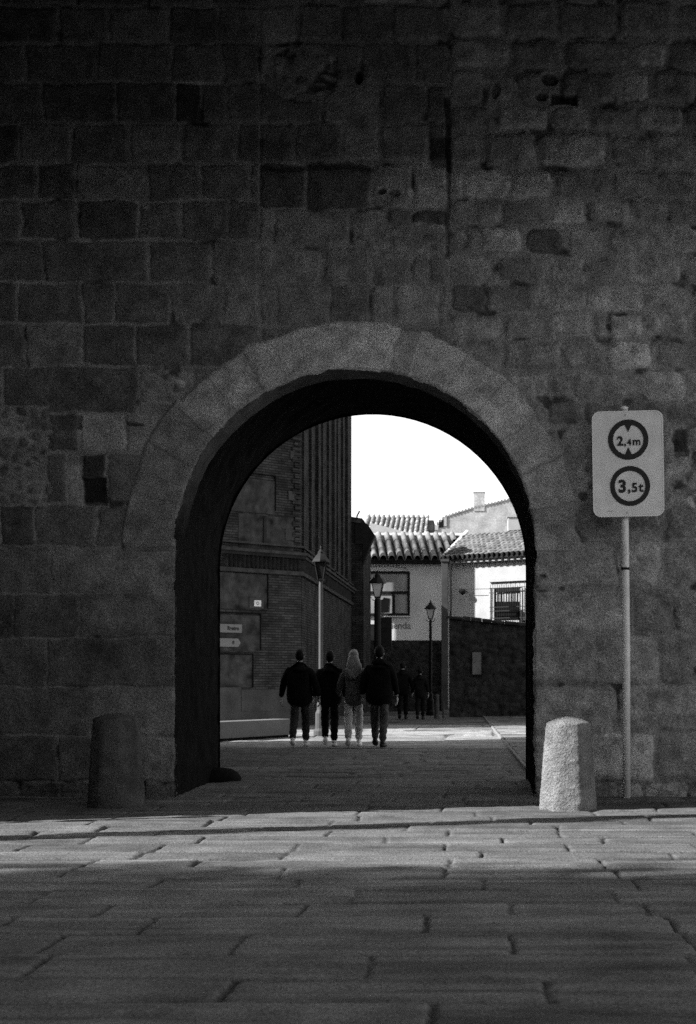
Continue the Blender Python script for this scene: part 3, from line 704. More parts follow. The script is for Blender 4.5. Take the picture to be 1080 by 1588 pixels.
# ------------------------------------------------------------------ tiled roofs
def tiles(name, o, u, v, width, length, pitch, mat, parent, keep=None, seed=0, course=.42, jit=1.0):
    """barrel tile roof: o eave corner, u unit vector along the eave, v unit vector up the slope"""
    u = np.array(u, float); v = np.array(v, float); nn = np.cross(u, v); nn /= np.linalg.norm(nn)
    if nn[2] < 0: nn = -nn
    n1 = int(width/pitch)*12; n2 = int(length/course)
    us = np.linspace(0, width, n1+1)
    vsl = []; hsl = []
    for k in range(n2):
        vsl += [k*course-.03, (k+1)*course-.001]; hsl += [.055, .0]
    vsl = np.array(vsl); hsl = np.array(hsl)
    U, Vv = np.meshgrid(us, vsl); Hh = np.repeat(hsl[:, None], len(us), 1)
    col = np.floor(U/pitch); ph = (U/pitch-col); row = np.repeat((np.arange(len(vsl))//2)[:, None], len(us), 1).astype(float)
    j = hsh(col, row, seed); j2 = hsh(col, row, seed+1)
    a = np.abs(ph-.5)*2; prof = np.sqrt(np.clip(1-(a/.62)**2, 0, 1))*pitch*.29
    prof = np.where(a > .62, -.02-.09*np.sin((a-.62)/.38*math.pi/2), prof)
    Z = prof+Hh*.8+(j-.5)*.03*jit
    W = Vv+(j2-.5)*.05*jit*(vsl[:, None] > .1)
    Pn = np.array(o)[None]+U.reshape(-1, 1)*u+W.reshape(-1, 1)*v+Z.reshape(-1, 1)*nn
    idx = np.arange(U.size).reshape(U.shape)
    Q = np.stack([idx[:-1, :-1], idx[:-1, 1:], idx[1:, 1:], idx[1:, :-1]], -1).reshape(-1, 4)
    if keep is not None:
        kp = keep(Pn)[Q].all(1); Q = Q[kp]
    return np_mesh(name, Pn, Q, mat, parent, smooth=False)
# ---- pale shop house facing the gate (world coordinates, root at origin of its corner)
HD = 60.0
def W0(o): return Vector(o)
xl, xr = P(540, 0, HD).x, P(688, 0, HD).x; ze = P(0, 863, HD).z
shop = tag(empty('shop_house', (xr, HD, 0)), 'pale rendered house with wide dark framed window, low tiled roof in sun', 'house')
def S(p): return (p[0]-xr, p[1]-HD, p[2])
mb = MB(); mb.box(S((xl, HD, 0)), S((xr, HD+6.5, ze-.05))); mb.build('wall', M['cream'], shop)
sl_ = .44; ln = math.hypot(1, sl_)
keepL = lambda p: (p[:, 0]+1.36+(-(xr+1.36))) < (.32*(p[:, 1]+HD-HD)+.02) if False else (p[:, 0] < .32*(p[:, 1]+.35)+.02)
tiles('roof', (xl-xr-.1, -.45, ze-.12), (1, 0, 0), (-.12, .99/ln*1, .99*sl_/ln), 8.0, 3.4, .36, M['tile'], shop, keepL, 5, course=1.13, jit=.4)
mb = MB(); mb.slab([S((xl, HD-.40, ze-.14)), S((xr+.1, HD-.40, ze-.14)), S((xr+.9, HD+2.7, ze+1.15)), S((xl, HD+2.7, ze+1.15))], (0, 0, -.1)); mb.build('roof_deck', M['darkwood'], shop)
mb = MB(); mb.box(S((xl, HD-.38, ze-.32)), S((xr, HD, ze-.2))); mb.build('gutter', M['darkwood'], shop)
mb = MB(); mb.slab([S((xl, HD+2.65, ze+1.1)), S((xr+1.0, HD+2.65, ze+1.1)), S((xr+1.0, HD+2.95, ze+1.23)), S((xl, HD+2.95, ze+1.23))], (0, 0, .07)); mb.build('ridge', M['tile_pale'], shop)
# window
wnd = None
a = P(566, 888, HD); b = P(636, 954, HD); wc = ((a.x+b.x)/2, HD, b.z)
mb = MB(); Fz = lambda y: P(0, y, HD).z; Fx = lambda x: P(x, 0, HD).x
def hb(mb, x0, y0, x1, y1, d0, d1): mb.box(S((Fx(x0), HD-d1, Fz(y1))), S((Fx(x1), HD-d0, Fz(y0)))); return mb
fr = MB(); hb(fr, 566, 886, 636, 889.5, 0, .09); hb(fr, 632.5, 889.6, 636, 951, 0, .09); hb(fr, 566, 951.2, 636, 955, 0, .09)
hb(fr, 566, 917, 632.4, 921, 0, .07); hb(fr, 608.5, 921.1, 613, 951, 0, .07); hb(fr, 566, 889.6, 568, 951, 0, .07)
wnd = fr.build('window', M['darkwood'], shop)
hb(MB(), 568.1, 889.6, 632.4, 916.9, .01, .03).build('pane', M['pane'], wnd)
hb(MB(), 568.1, 921.2, 608.4, 951, .01, .03).build('pane', M['pane'], wnd)
hb(MB(), 613.1, 921.2, 632.4, 951, .01, .03).build('pane', M['pane'], wnd)
mb = MB(); pts_ = [(589, 950), (603, 949), (604.5, 928), (596, 927), (590.5, 933)]
mb.slab([S((Fx(x), HD-.045, Fz(y))) for x, y in pts_], (0, .012, 0)); mb.build('dark_poster', M['void'], wnd)
hb(MB(), 596, 955.2, 637, 957, 0, .14).build('sill', M['cream'], wnd)
text_mesh('faded_sign', 'Tienda', 15*HD/F, S((Fx(618), HD-.004, Fz(970.5))), M['faint'], shop, off=.008, sx=.95)
mb = MB()
for k in range(13):
    t = k/12; x = 578+t*54; y = 884-2.5*math.sin(t*math.pi*.9)-3*(1-t)+5*t*t*.3
    hb(MB(), x, y-2.2-(k % 3), x+2.6, y-.8, 0, .008).build('faded_stroke', M['faint'], shop)
hb(MB(), 556, 968, 600, 1110, .001, .05).build('shop_shutter', M['darkwood'], shop)
# ---- whitewashed house on the right, turned towards the street
p0 = Vector((xr, HD, 0)); p1 = P(817, 0, 57.5); p1 = Vector((p1.x, 57.5, 0)); ud = (p1-p0).normalized(); vd = Vector((-ud.y, ud.x, 0))
if vd.y < 0: vd = -vd
whouse = tag(empty('white_house', p0), 'whitewashed house with barred window, tiled roof and corbels, partly in sun', 'house')
LW = 9.0
def Wl(u, v, z): return ud*u+vd*v+Vector((0, 0, z))
def wpx(x, y, out=0.0):
    """pixel on the white facade -> (u, z)"""
    k = (x-VX)/F; o = p0-vd*out
    u = (k*o.y-o.x)/(ud.x-k*ud.y); D = o.y+ud.y*u; return u, EYE-(y-VY)*D/F
def wbox(mb, x0, y0, x1, y1, d0, d1):
    u0, z0 = wpx(x0, y1); u1, _ = wpx(x1, y1); _, z1 = wpx(x0, y0)
    mb.slab([Wl(u0, -d1, z0), Wl(u1, -d1, z0), Wl(u1, -d1, z1), Wl(u0, -d1, z1)], vd*(d1-d0)); return mb
mb = MB(); mb.slab([Wl(0.003, 0, 0), Wl(LW, 0, 0), Wl(LW, 0, ze-.05), Wl(.003, 0, ze-.05)], vd*5); mb.build('wall', M['white'], whouse)
vv = (vd+Vector((0, 0, sl_))).normalized()
def keepR(p):
    q = p; return (q[:, 0] > .32*(q[:, 1]+.35)-.02)
tiles('roof', Wl(-.9, -.45, ze-.12), ud, vv, LW+1, 3.4, .25, M['tile_weathered'], whouse, keepR, 25, course=.34)
mb = MB(); mb.slab([Wl(.0, -.40, ze-.13), Wl(LW, -.40, ze-.13), Wl(LW, 2.8, ze+1.25), Wl(1.4, 2.8, ze+1.25)], (0, 0, -.1)); mb.build('roof_deck', M['darkwood'], whouse)
mb = MB(); mb.tube([(0+.02, -.3, ze-.02), (.32*3.1, 2.8, ze+1.33)], .09, 8); mb.build('valley_mortar', M['mortar'], whouse)
for k in range(20):
    u = .55+k*.31; mb = MB(); mb.slab([Wl(u, -.3, ze-.34), Wl(u+.15, -.3, ze-.34), Wl(u+.15, -.3, ze-.2), Wl(u, -.3, ze-.2)], vd*.3); mb.build('corbel', M['white'], whouse)
mb = MB(); mb.slab([Wl(0, -.36, ze-.2), Wl(LW, -.36, ze-.2), Wl(LW, -.36, ze-.15), Wl(0, -.36, ze-.15)], vd*.36); mb.build('eave_board', M['darkwood'], whouse)
# barred window
mb = MB(); wbox(mb, 769, 912, 809, 962, 0, .03); wnd = mb.build('window', M['void'], whouse)
mb = MB()
for k in range(9): wbox(mb, 771+k*4.2, 919, 773.6+k*4.2, 933, .035, .05+.01*(k % 2))
mb.build('blind', M['blind'], wnd)
wbox(MB(), 771, 913.5, 808, 918.5, .03, .06).build('head_rail', M['darkwood'], wnd)
for x0, x1 in ((761, 764), (766.5, 768.8), (809.5, 812.5), (814.5, 817.5)):
    wbox(MB(), x0, 912, x1, 962, 0, .12).build('surround', M['white'], wnd)
wbox(MB(), 760, 898, 822, 903, 0, .12).build('canopy', M['white'], wnd)
mb = MB()
for k in range(17):
    x = 761+k*3.5; u, z0 = wpx(x, 960, .3); _, z1 = wpx(x, 904+(0 if k % 2 else 3), .3)
    mb.tube([Wl(u, -.3, z0), Wl(u, -.3, z1)], [.013, .013], 4)
for y in (912.5, 942, 948, 959):
    u0, z0 = wpx(760, y, .3); u1, _ = wpx(818, y, .3); mb.tube([Wl(u0, -.3, z0), Wl(u1, -.3, z0)], .018, 4)
mb.build('grille', M['iron'], wnd)
# bracket lantern and its cable on the white wall
u0, z0 = wpx(726, 919)
wl = empty('wall_bracket', p0+Wl(u0, 0, z0)); tag(wl, 'small dark bracket fixed to the shaded part of the white wall', 'bracket')
mb = MB(); mb.tube([Vector((0, 0, 0)), -vd*.35+Vector((0, 0, .1))], .02, 6); mb.build('arm', M['iron'], wl)
mb = MB(); mb.lathe([(.03, -.12), (.14, -.02), (.16, .05), (.05, .14)], tuple(-vd*.38), 10); mb.build('shade', M['iron'], wl)
u1, z1 = wpx(712, 914.5); u2, z2 = wpx(817, 911)
mb = MB(); mb.tube([p0+Wl(u1, -.32, z1), p0+Wl((u1+u2)/2, -.32, (z1+z2)/2-.03), p0+Wl(u2, -.32, z2)], .012, 5)
tag(mb.build('cable', M['iron']), 'thin dark cable strung across the white wall', 'cable')
# ---- dark stone walls in front of the two houses
gw = tag(empty('garden_wall', (P(697, 0, 46).x, 46, 0)), 'dark rubble garden wall with sloping tiled coping, right of the street', 'wall')
gx0 = P(697, 0, 46).x; zl = P(0, 959, 46).z; zr = P(0, 972, 46).z; zrr = zl+(zr-zl)*4
def stone_wall_mesh(name, x0, x1, D, z0, za, zb, parent, seed, th=.4):
    nx = int((x1-x0)/.05); nz = 60; us = np.linspace(x0, x1, nx); U, T_ = np.meshgrid(us, np.linspace(0, 1, nz))
    top = za+(zb-za)*(U-x0)/(x1-x0); Z = z0+(top-z0)*T_
    gx = U/.38+.3*fbm(U*2, Z*2, seed, 2); gy = Z/.24; bi = np.floor(gx); bj = np.floor(gy); d1 = np.full(U.shape, 9.); d2 = d1.copy()
    for oi in (-1, 0, 1):
        for oj in (-1, 0, 1):
            I = bi+oi; J = bj+oj; dd = np.hypot(gx-I-hsh(I, J, seed), gy-J-hsh(I, J, seed+1)); nn_ = dd < d1
            d2 = np.where(nn_, d1, np.minimum(d2, dd)); d1 = np.where(nn_, dd, d1)
    Hh = np.clip((d2-d1)*3, 0, 1)*.05+.02*fbm(U*4, Z*4, seed+4, 3)
    V = np.stack([U.ravel()-x0, -Hh.ravel(), Z.ravel()], -1); idx = np.arange(U.size).reshape(U.shape)
    Q = np.stack([idx[:-1, :-1], idx[:-1, 1:], idx[1:, 1:], idx[1:, :-1]], -1).reshape(-1, 4)
    np_mesh(name, V, Q, M['gardenstone'], parent)
    mb = MB(); mb.slab([(0, .0, -.1), (x1-x0, .0, -.1), (x1-x0, .0, zb), (0, .0, za)], (0, th, 0)); mb.build('core', M['gardenstone'], parent)
stone_wall_mesh('stonework', gx0, gx0+9, 46, -.1, zl, zl+(zr-zl)*3.2, gw, 301)
mb = MB(); gsl = (zr-zl)*3.2/9; u = -.1; rc2 = random.Random(31)
while u < 9:
    w_ = rc2.uniform(.2, .42); t0 = .09+rc2.uniform(-.02, .035); z_ = zl+gsl*u-.02
    mb.slab([(u, -.12-rc2.uniform(0, .03), z_), (u+w_-.01, -.13, z_+gsl*w_), (u+w_-.01, -.13, z_+gsl*w_+t0), (u, -.12, z_+t0)], (0, .6, .05)); u += w_
mb.build('coping', M['gardenstone'], gw, bevel=.012)
a = P(733, 1046, 46); b = P(747, 1011, 46)
e = empty('notice_panel', ((a.x+b.x)/2, 45.93, (a.z+b.z)/2)); tag(e, 'narrow grey upright panel fixed on the dark garden wall', 'panel')
M['panelgrey'] = stone('weathered_board', .16, mottle=.3, grain=.3)
w2, h2 = (b.x-a.x)/2, (b.z-a.z)/2
mb = MB(); mb.box((-w2, -.03, -h2), (w2, .03, h2)); mb.build('board', M['panelgrey'], e)
fr = MB(); t = .03
for bx in (((-w2-t, -.045, -h2-t), (-w2, .02, h2+t)), ((w2, -.045, -h2-t), (w2+t, .02, h2+t)), ((-w2, -.045, h2), (w2, .02, h2+t)), ((-w2, -.045, -h2-t), (w2, .02, -h2))): fr.box(*bx)
fr.build('frame', M['iron'], e)
dw = tag(empty('yard_wall', (P(560, 0, 57).x, 57, 0)), 'tall blackish yard wall below the pale shop wall', 'wall')
zz = P(0, 993, 57).z; X0 = P(560, 0, 57).x; X1 = P(686, 0, 57).x
stone_wall_mesh('stonework', X0, X1, 57, -.1, zz, zz, dw, 401)
dp = tag(empty('corner_pier', (P(690, 0, 56.6).x, 56.6, 0)), 'tall narrow grey pier at the corner between the two houses', 'pier')
mb = MB(); mb.box((-.13, -.12, 0), (.13, .15, ze-.5)); M['pier'] = stone('pier_render', .07, mottle=.35, mscale=1.5); mb.build('shaft', M['pier'], dp, bevel=.01)
mb = MB(); mb.box((-.17, -.16, ze-.5), (.17, .19, ze-.4)); mb.build('cap', M['pier'], dp)
mb = MB(); mb.tube([(.24, -.1, 3), (.24, -.1, ze-.55)], .04, 8); mb.build('downpipe', M['iron'], dp)

# ---- dark house with bracketed eave closing the left side of the street
MX = -4.02
mh = tag(empty('eaved_house', (MX, 50.85, 0)), 'dark house with jutting eave behind the tall brick building', 'house')
mb = MB(); mb.prism([(-4, 0), (0, 0), (0, 3.5), (-.5, 3.5), (-.5, 7.3), (-4, 7.3)], 0, 6.1); mb.build('wall', M['brick_dark'], mh)
mb = MB(); mb.slab([(x, -.03, z-.03) for x, z in [(-.02, 5.3), (.08, 5.6), (.22, 6.0), (.40, 6.42), (.14, 6.82), (-.3, 6.9), (-.3, 6.1), (-.02, 6.1)]], (0, .5, 0)); mb.build('eave_end', M['darkwood'], mh)
mb = MB(); mb.slab([(x, 0, z) for x, z in [(.03, 6.11), (.03, 6.2), (-.2, 6.85), (-2.6, 7.6), (-4, 7.0), (-4, 6.11)]], (0, 3.5, 0)); mb.slab([(x, 3.5, z) for x, z in [(-.48, 6.11), (-.48, 6.3), (-2.6, 7.5), (-4, 7.0), (-4, 6.11)]], (0, 3.8, 0)); mb.build('roof', M['darkwood'], mh)
tiles('roof_tiles', (-.1, -.08, 6.87), (0, 1, 0), Vector((-1, 0, .25)).normalized(), 3.5, 2.3, .3, M['gardenstone'], mh, None, 77)
mb = MB(); mb.tube([(-.25, 0, 6.85), (-.23, 0, 7.08), (-.14, 0, 7.25)], .03, 6); mb.build('ridge_spike', M['iron'], mh)
rw = tag(empty('shade_block', (-5.35, 57.35, 0)), 'unseen block added to shade part of the white house wall', 'building')  # hidden from view, added only to shade part of the white house
mb = MB(); mb.box((-2.2, 0, 0), (0, 1.35, 10)); mb.build('wall', M['brick_dark'], rw)
mb = MB(); mb.box((-2.25, -.05, 10), (.03, 1.4, 10.12)); mb.build('roof', M['tile'], rw)

# ---- far roofs and gable
D2 = 74.0
fh = tag(empty('far_house', (P(660, 0, D2).x, D2, 0)), 'far house with pale ribbed roof above the shop roof', 'house')
fx0 = P(560, 0, D2).x-fh.location.x; fz0 = P(0, 829, D2).z
mb = MB(); mb.box((fx0, 0, 0), (0, 5, fz0-.1)); mb.build('wall', M['gable'], fh)
tiles('roof', (fx0, -.2, fz0), (1, 0, 0), Vector((0, 1, .36)).normalized(), -fx0+.1, 4.6, .27, M['tile_pale'], fh, None, 61)
mb = MB(); a = P(582, 811, 70); b = P(650, 829, 70); o = fh.location
mb.slab([Vector((P(575, 0, 70).x, 70, a.z))-o, Vector((P(650, 0, 70).x, 70, P(0, 830, 70).z))-o, Vector((P(650, 0, 70).x, 70, 7.5))-o, Vector((P(575, 0, 70).x, 70, 7.5))-o], (0, .4, 0)); mb.build('parapet', M['white'], fh)
mb = MB(); mb.box((.1, .5, 0), (.42, 2.5, P(0, 805, D2).z)); mb.build('chimney', M['gardenstone'], fh)
D3 = 80.0
gh = tag(empty('gable_house', (P(740, 0, D3).x, D3, 0)), 'far gabled house with square chimney and rough rendered wall', 'house')
def G3(x, y): p = P(x, y, D3); return (p.x-gh.location.x, 0, p.z)
poly = [(672, 900), (672, 822), (690, 801), (735, 787), (830, 765), (930, 790), (930, 900)]
mb = MB(); mb.slab([G3(x, y) for x, y in poly], (0, 7, 0)); mb.build('wall', M['gable'], gh)
mb = MB()
for (xa, ya), (xb, yb) in (((664, 823), (690, 799)), ((690, 799), (735, 785)), ((735, 785), (832, 762)), ((832, 762), (935, 788))):
    a = Vector(G3(xa, ya)); b = Vector(G3(xb, yb)); n_ = max(2, int((b-a).length/.19))
    for k in range(n_):
        q = a.lerp(b, (k+.5)/n_)+Vector((0, 0, -.09)); mb.tube([q+Vector((0, -.05, 0)), q+Vector((0, 7.1, 0))], .075, 8)
mb.build('roof', M['tile'], gh)
a = G3(735, 790); b = G3(752, 764)
mb = MB(); mb.box((a[0], -.04, a[2]-.1), (b[0], .65, b[2])); mb.box((a[0]-.03, -.06, b[2]), (b[0]+.03, .68, b[2]+.05)); mb.build('chimney', M['gable'], gh, bevel=.01)
mb = MB(); a = G3(681, 818); b = G3(688, 806)
mb.box((a[0], -.04, a[2]), (b[0], -.005, b[2])); mb.build('window', M['void'], gh)
for xa, ya, xb, yb in ((674, 822, 680, 815), (689, 816, 693, 803)):
    a = G3(xa, ya); b = G3(xb, yb); mb = MB(); mb.box((a[0], -.06, a[2]), (b[0], -.005, b[2])); mb.build('pale_patch', M['white'], gh)
wc_ = tag(empty('roof_hut', P(803, 0, 70)), 'small bright white block on the roof at the right', 'roof hut'); wc_.location.z = 0
a = P(788, 818, 70); b = P(822, 802, 70)
mb = MB(); mb.box((a.x-wc_.location.x, 0, a.z-1.5), (b.x-wc_.location.x, 1.4, b.z)); mb.build('block', M['white'], wc_, bevel=.02)
mb = MB(); mb.box((a.x-wc_.location.x-.05, -.05, b.z), (b.x-wc_.location.x+.05, 1.45, b.z+.06)); mb.build('capping', M['white'], wc_)

# ------------------------------------------------------------------ unseen buildings, trees and posts, placed and sized for their shade
def block(name, x0, y0, x1, y1, h, label):
    e = tag(empty(name, (x0, y0, 0)), label, 'building')
    mb = MB(); mb.box((0, 0, 0), (x1-x0, y1-y0, h)); mb.build('wall', M['brick'], e)
    mb = MB(); mb.box((-.25, -.25, h), (x1-x0+.25, y1-y0+.25, h+.2)); mb.build('roof', M['tile'], e)
    return e
block('side_building', -19, 12.06, -5.3, 15-.05, 17, 'tall brick house beside the wall left of the gateway')
block('square_building', -60, -20, -15, 1.0, 14.4, 'long brick building on the left side of the square')
e = tag(empty('shade_building', (-5.9, 6.8, 0)), 'unseen brick building added at the near left to darken the town wall', 'building')  # added out of view to darken the left of the town wall
mb = MB(); pl_ = [(0, 0), (-16, -16*.3144), (-16, -12), (0, -12)]; mb.prism(pl_, 0, 17); mb.build('wall', M['brick_dark'], e)
mb = MB(); mb.prism([(x*1.01+.05, y*1.01) for x, y in pl_], 17.0, 17.2); mb.build('roof', M['tile'], e)
block('sky_block_building', -12, -40, 34, -24, 11, 'unseen brick building added behind the viewer to hold back sky light')  # added out of view to block low sky light
block('lane_building', -8, 17.65, -5.35, 26.5, 8, 'brick house behind the wall on the left of the lane')
e = tag(empty('street_lamp', (-9.2, 9.42, 0)), 'tall plain lamp post at the left of the square', 'street lamp')
mb = MB(); mb.tube([(0, 0, 0), (0, 0, 6.0), (.05, 0, 7.6)], [.22, .2, .17], 12); mb.build('post', M['iron'], e)
mb = MB(); mb.tube([(.05, 0, 7.2), (.4, .1, 7.45), (.9, .2, 7.45)], [.05, .05, .09], 10); mb.build('arm', M['iron'], e)
rt = random.Random(12)
for i in range(5):  # added tree row, unseen, its crowns soften the shade edge
    X = -33+i*3.1; Yt = 1.9+rt.uniform(-.2, .3)
    e = tag(empty('shade_tree', (X, Yt, 0)), 'unseen leafy tree added to soften the shade on the square, %s from the wall' % ('farthest', 'fourth', 'third', 'second', 'nearest')[i], 'tree', 'unseen trees added to soften the shade edge')
    mb = MB(); mb.tube([(0, 0, 0), (.1, 0, 6), (0, .1, 13), (.1, 0, 16)], [.3, .24, .16, .05], 10)
    for k in range(7):
        a = k*2.4; z = 9+k*.8; mb.tube([(0, 0, z), (math.cos(a)*1.0, math.sin(a)*.8, z+1.2), (math.cos(a)*1.8, math.sin(a)*1.2, z+1.9)], [.1, .06, .02], 6)
    mb.build('trunk', M['darkwood'], e)
    mb = MB()
    for k in range(2300):
        t = rt.random(); z = 10.3+4.4*t**1.3; r = 1.9*math.sqrt(max(0.05, 1-((z-12.3)/3.3)**2))*math.sqrt(rt.random())
        a = rt.uniform(0, 6.28); c = Vector((r*math.cos(a), r*.7*math.sin(a), z))
        n1 = Vector((rt.gauss(0, 1), rt.gauss(0, 1), rt.gauss(0, 1))).normalized()*.11; n2 = n1.orthogonal().normalized()*.08
        mb.add([c-n1, c+n2, c+n1, c-n2], [(0, 1, 2, 3)])
    mb.build('crown', M['cloth_grey'], e)
e = tag(empty('post', (-5.1, 12.0, 0)), 'unseen steel post added to cast a thin shadow line', 'post')  # added out of view for its thin shadow across the paving
mb = MB(); mb.tube([(0, 0, 0), (0, 0, 1.9)], .045, 10); mb.build('shaft', M['iron'], e)

# ------------------------------------------------------------------ people
def skin(verts, edges, radii, root=0, sub=2):
    me = bpy.data.meshes.new('t'); me.from_pydata([tuple(v) for v in verts], edges, [])
    o = bpy.data.objects.new('t', me); COL.objects.link(o)
    m = o.modifiers.new('s', 'SKIN'); m.use_smooth_shade = True; m.branch_smoothing = .3
    sv = me.skin_vertices[0].data
    for i, r in enumerate(radii):
        sv[i].radius = (r, r) if not isinstance(r, (tuple, list)) else r
        sv[i].use_root = (i == root)
    s_ = o.modifiers.new('u', 'SUBSURF'); s_.levels = sub
    dg = bpy.context.evaluated_depsgraph_get(); r = bpy.data.meshes.new_from_object(o.evaluated_get(dg))
    bpy.data.objects.remove(o); bpy.data.meshes.remove(me)
    vs = [v.co.copy() for v in r.vertices]; fs = [tuple(p.vertices) for p in r.polygons]; bpy.data.meshes.remove(r)
    return vs, fs
def ico(c, rad, sub=3, fn_=None):
    bm = bmesh.new(); bmesh.ops.create_icosphere(bm, subdivisions=sub, radius=1)
    vs = []
    for v in bm.verts:
        p = Vector((v.co.x*rad[0], v.co.y*rad[1], v.co.z*rad[2]))
        if fn_: p = fn_(p, v.co)
        vs.append(p+Vector(c))
    fs = [tuple(x.index for x in f.verts) for f in bm.faces]; bm.free(); return vs, fs
def person(loc, H, label, top, bottom, shoes, hair, build=1.0, stride=.18, arms=.05, rz=0.0, long_hair=False, hood=False, jack=1.0, female=False):
    e = tag(empty('person', loc, rz), label, 'person', 'people walking away down the street')
    k = H/1.75; V = lambda *p: Vector(p)*k
    hw = .155*build*(.86 if female else 1); hp = .085*(1.05 if female else 1)
    st = stride
    sh = {s: V(s*hw, 0, 1.42) for s in (-1, 1)}
    el = {s: V(s*(hw+.07+arms*.5), -.02-s*st*.2, 1.13) for s in (-1, 1)}
    wr = {s: V(s*(hw+.085+arms), .06-s*st*.45, .89) for s in (-1, 1)}
    hip = {s: V(s*hp, 0, .92) for s in (-1, 1)}
    kn = {s: V(s*(hp+.005), .04+s*st*.35, .50) for s in (-1, 1)}
    an = {s: V(s*(hp+.0), -.03+s*st*.9, .085+(.05 if s < 0 else 0)) for s in (-1, 1)}
    body = MB()
    vs = [V(0, 0, .95), V(0, .01, 1.12), V(0, .02, 1.33), V(0, .02, 1.45), V(0, .012, 1.54), V(0, .02, 1.60)]
    ra = [(.13*k, .09*k), (.12*k, .08*k), (.11*k, .07*k), (.05*k, .05*k), .052*k, .055*k]
    ed = [(0, 1), (1, 2), (2, 3), (3, 4), (4, 5)]
    def ch(par, pts, rs):
        p = par
        for a, r in zip(pts, rs):
            vs.append(a); ra.append(tuple(q*k for q in r) if isinstance(r, tuple) else r*k); ed.append((p, len(vs)-1)); p = len(vs)-1
    for s in (-1, 1):
        ch(2, [sh[s], el[s], wr[s]], [.045, .04, .028])
        ch(0, [hip[s], kn[s], an[s]], [.085, .055, .038])
    a, b = skin(vs, ed, ra, 0, 2); body.add(a, b)
    for s in (-1, 1):       # hands: a palm and five bent fingers
        w = wr[s]; dn = V(0, .03, -1).normalized(); fw = V(0, 1, 0); ins = V(-s, 0, 0)
        pal = w+dn*.055*k
        a, b = ico(pal, (.018*k, .04*k, .055*k), 2); body.add(a, b)
        for i, L in enumerate((.062, .072, .068, .052)):
            r0 = pal+dn*.04*k+fw*(.028-.018*i)*k
            q1 = r0+dn*L*.45*k+ins*.004*k; q2 = q1+dn*L*.35*k+ins*.016*k; q3 = q2+dn*L*.2*k+ins*.02*k
            body.tube([r0-dn*.01*k, q1, q2, q3], [.0092*k, .0088*k, .0078*k, .005*k], 6)
        t0 = pal+fw*.03*k+dn*(-.02)*k; body.tube([t0, t0+fw*.022*k+dn*.025*k+ins*.01*k, t0+fw*.03*k+dn*.055*k+ins*.016*k], [.011*k, .0095*k, .006*k], 6)
    def headf(p, n):
        if n.y > 0.2 and n.z < -.2: p.x *= .86; p.y *= .97      # chin and jaw
        if n.z < -.7: p.x *= .85
        return p
    a, b = ico(V(0, .03, 1.655), (.074*k, .094*k, .115*k), 3, headf); body.add(a, b)
    a, b = ico(V(0, .128, 1.645), (.013*k, .02*k, .024*k), 2); body.add(a, b)                    # nose
    for s in (-1, 1):
        a, b = ico(V(s*.075, .02, 1.65), (.012*k, .022*k, .033*k), 2); body.add(a, b)            # ears
        a, b = ico(V(s*.03, .112, 1.668), (.014*k, .01*k, .009*k), 2); body.add(a, b)            # eyes
    a, b = ico(V(0, .117, 1.598), (.026*k, .01*k, .007*k), 2); body.add(a, b)                    # mouth
    body.build('body', M['skin'], e, smooth=True)
    # jacket
    J = jack; vs = [V(0, 0, .70), V(0, -.01, .98), V(0, 0, 1.30), V(0, 0, 1.42), V(0, .01, 1.525)]
    wd = 1.0*build
    ra = [(.235*k*wd*J, .20*k), (.21*k*wd*J, .175*k), (.215*k*wd, .15*k), (.145*k*wd, .125*k), (.085*k, .085*k)]
    if female: ra[1] = (.18*k, .165*k); ra[0] = (.225*k, .20*k)
    ed = [(0, 1), (1, 2), (2, 3), (3, 4)]
    for s in (-1, 1): ch(2, [sh[s]+V(s*.02, 0, -.02), el[s], wr[s]+V(0, 0, .02)], [.095, .072, .052])
    a, b = skin(vs, ed, ra, 2, 2); mb = MB(); mb.add(a, b)
    if hood:
        a, b = ico(V(0, -.07, 1.49), (.12*k, .07*k, .075*k), 3); mb.add(a, b)
    # cloth folds
    fv = []
    for v in mb.v:
        n_ = fbm(np.array([v[0]*9+loc[0]*7]), np.array([v[2]*14]), 500, 3)[0]
        fv.append((v[0]*(1+.03*n_), v[1]+.010*n_, v[2]))
    mb.v = fv; mb.build('jacket', top, e, smooth=True)
    mb = MB(); mb.lathe([(.16*k, 0), (.15*k, .03*k), (.105*k, .075*k), (.08*k, .10*k), (.074*k, .16*k), (.064*k, .165*k)], (0, .0, 1.385*k), 20); mb.build('collar', top, e, smooth=True)
    # trousers
    vs = [V(0, 0, .93)]; ra = [(.135*k, .085*k)]; ed = []
    for s in (-1, 1):
        ch(0, [hip[s]+V(0, 0, -.06), kn[s], an[s]+V(0, 0, .12), an[s]+V(0, 0, .0)], [(.092*k/k, .082), .086, .070, .072])
    a, b = skin(vs, ed, ra, 0, 2); mb = MB(); mb.add(a, b)
    mb.v = [(v[0]+.006*math.sin(v[2]*55+v[0]*30), v[1]+.006*math.sin(v[2]*47+1), v[2]) for v in mb.v]
    mb.build('trousers', bottom, e, smooth=True)
    for s in (-1, 1):
        lift = (an[s].z-.085*k); mb = MB()
        a, b = ico(V(0, .055, -.045), (.056*k, .155*k, .05*k), 3, lambda p, n: Vector((p.x*(1-.15*n.y), p.y, max(p.z*(1-.35*max(n.y, 0)), -.04*k)))); mb.add(a, b)
        a, b = ico(V(0, -.02, .0), (.045*k, .055*k, .05*k), 2); mb.add(a, b)
        sh_ = mb.build('shoe', shoes, e, smooth=True); sh_.location = an[s]; sh_.rotation_euler = (-.35 if s < 0 else .0, 0, -s*.1)
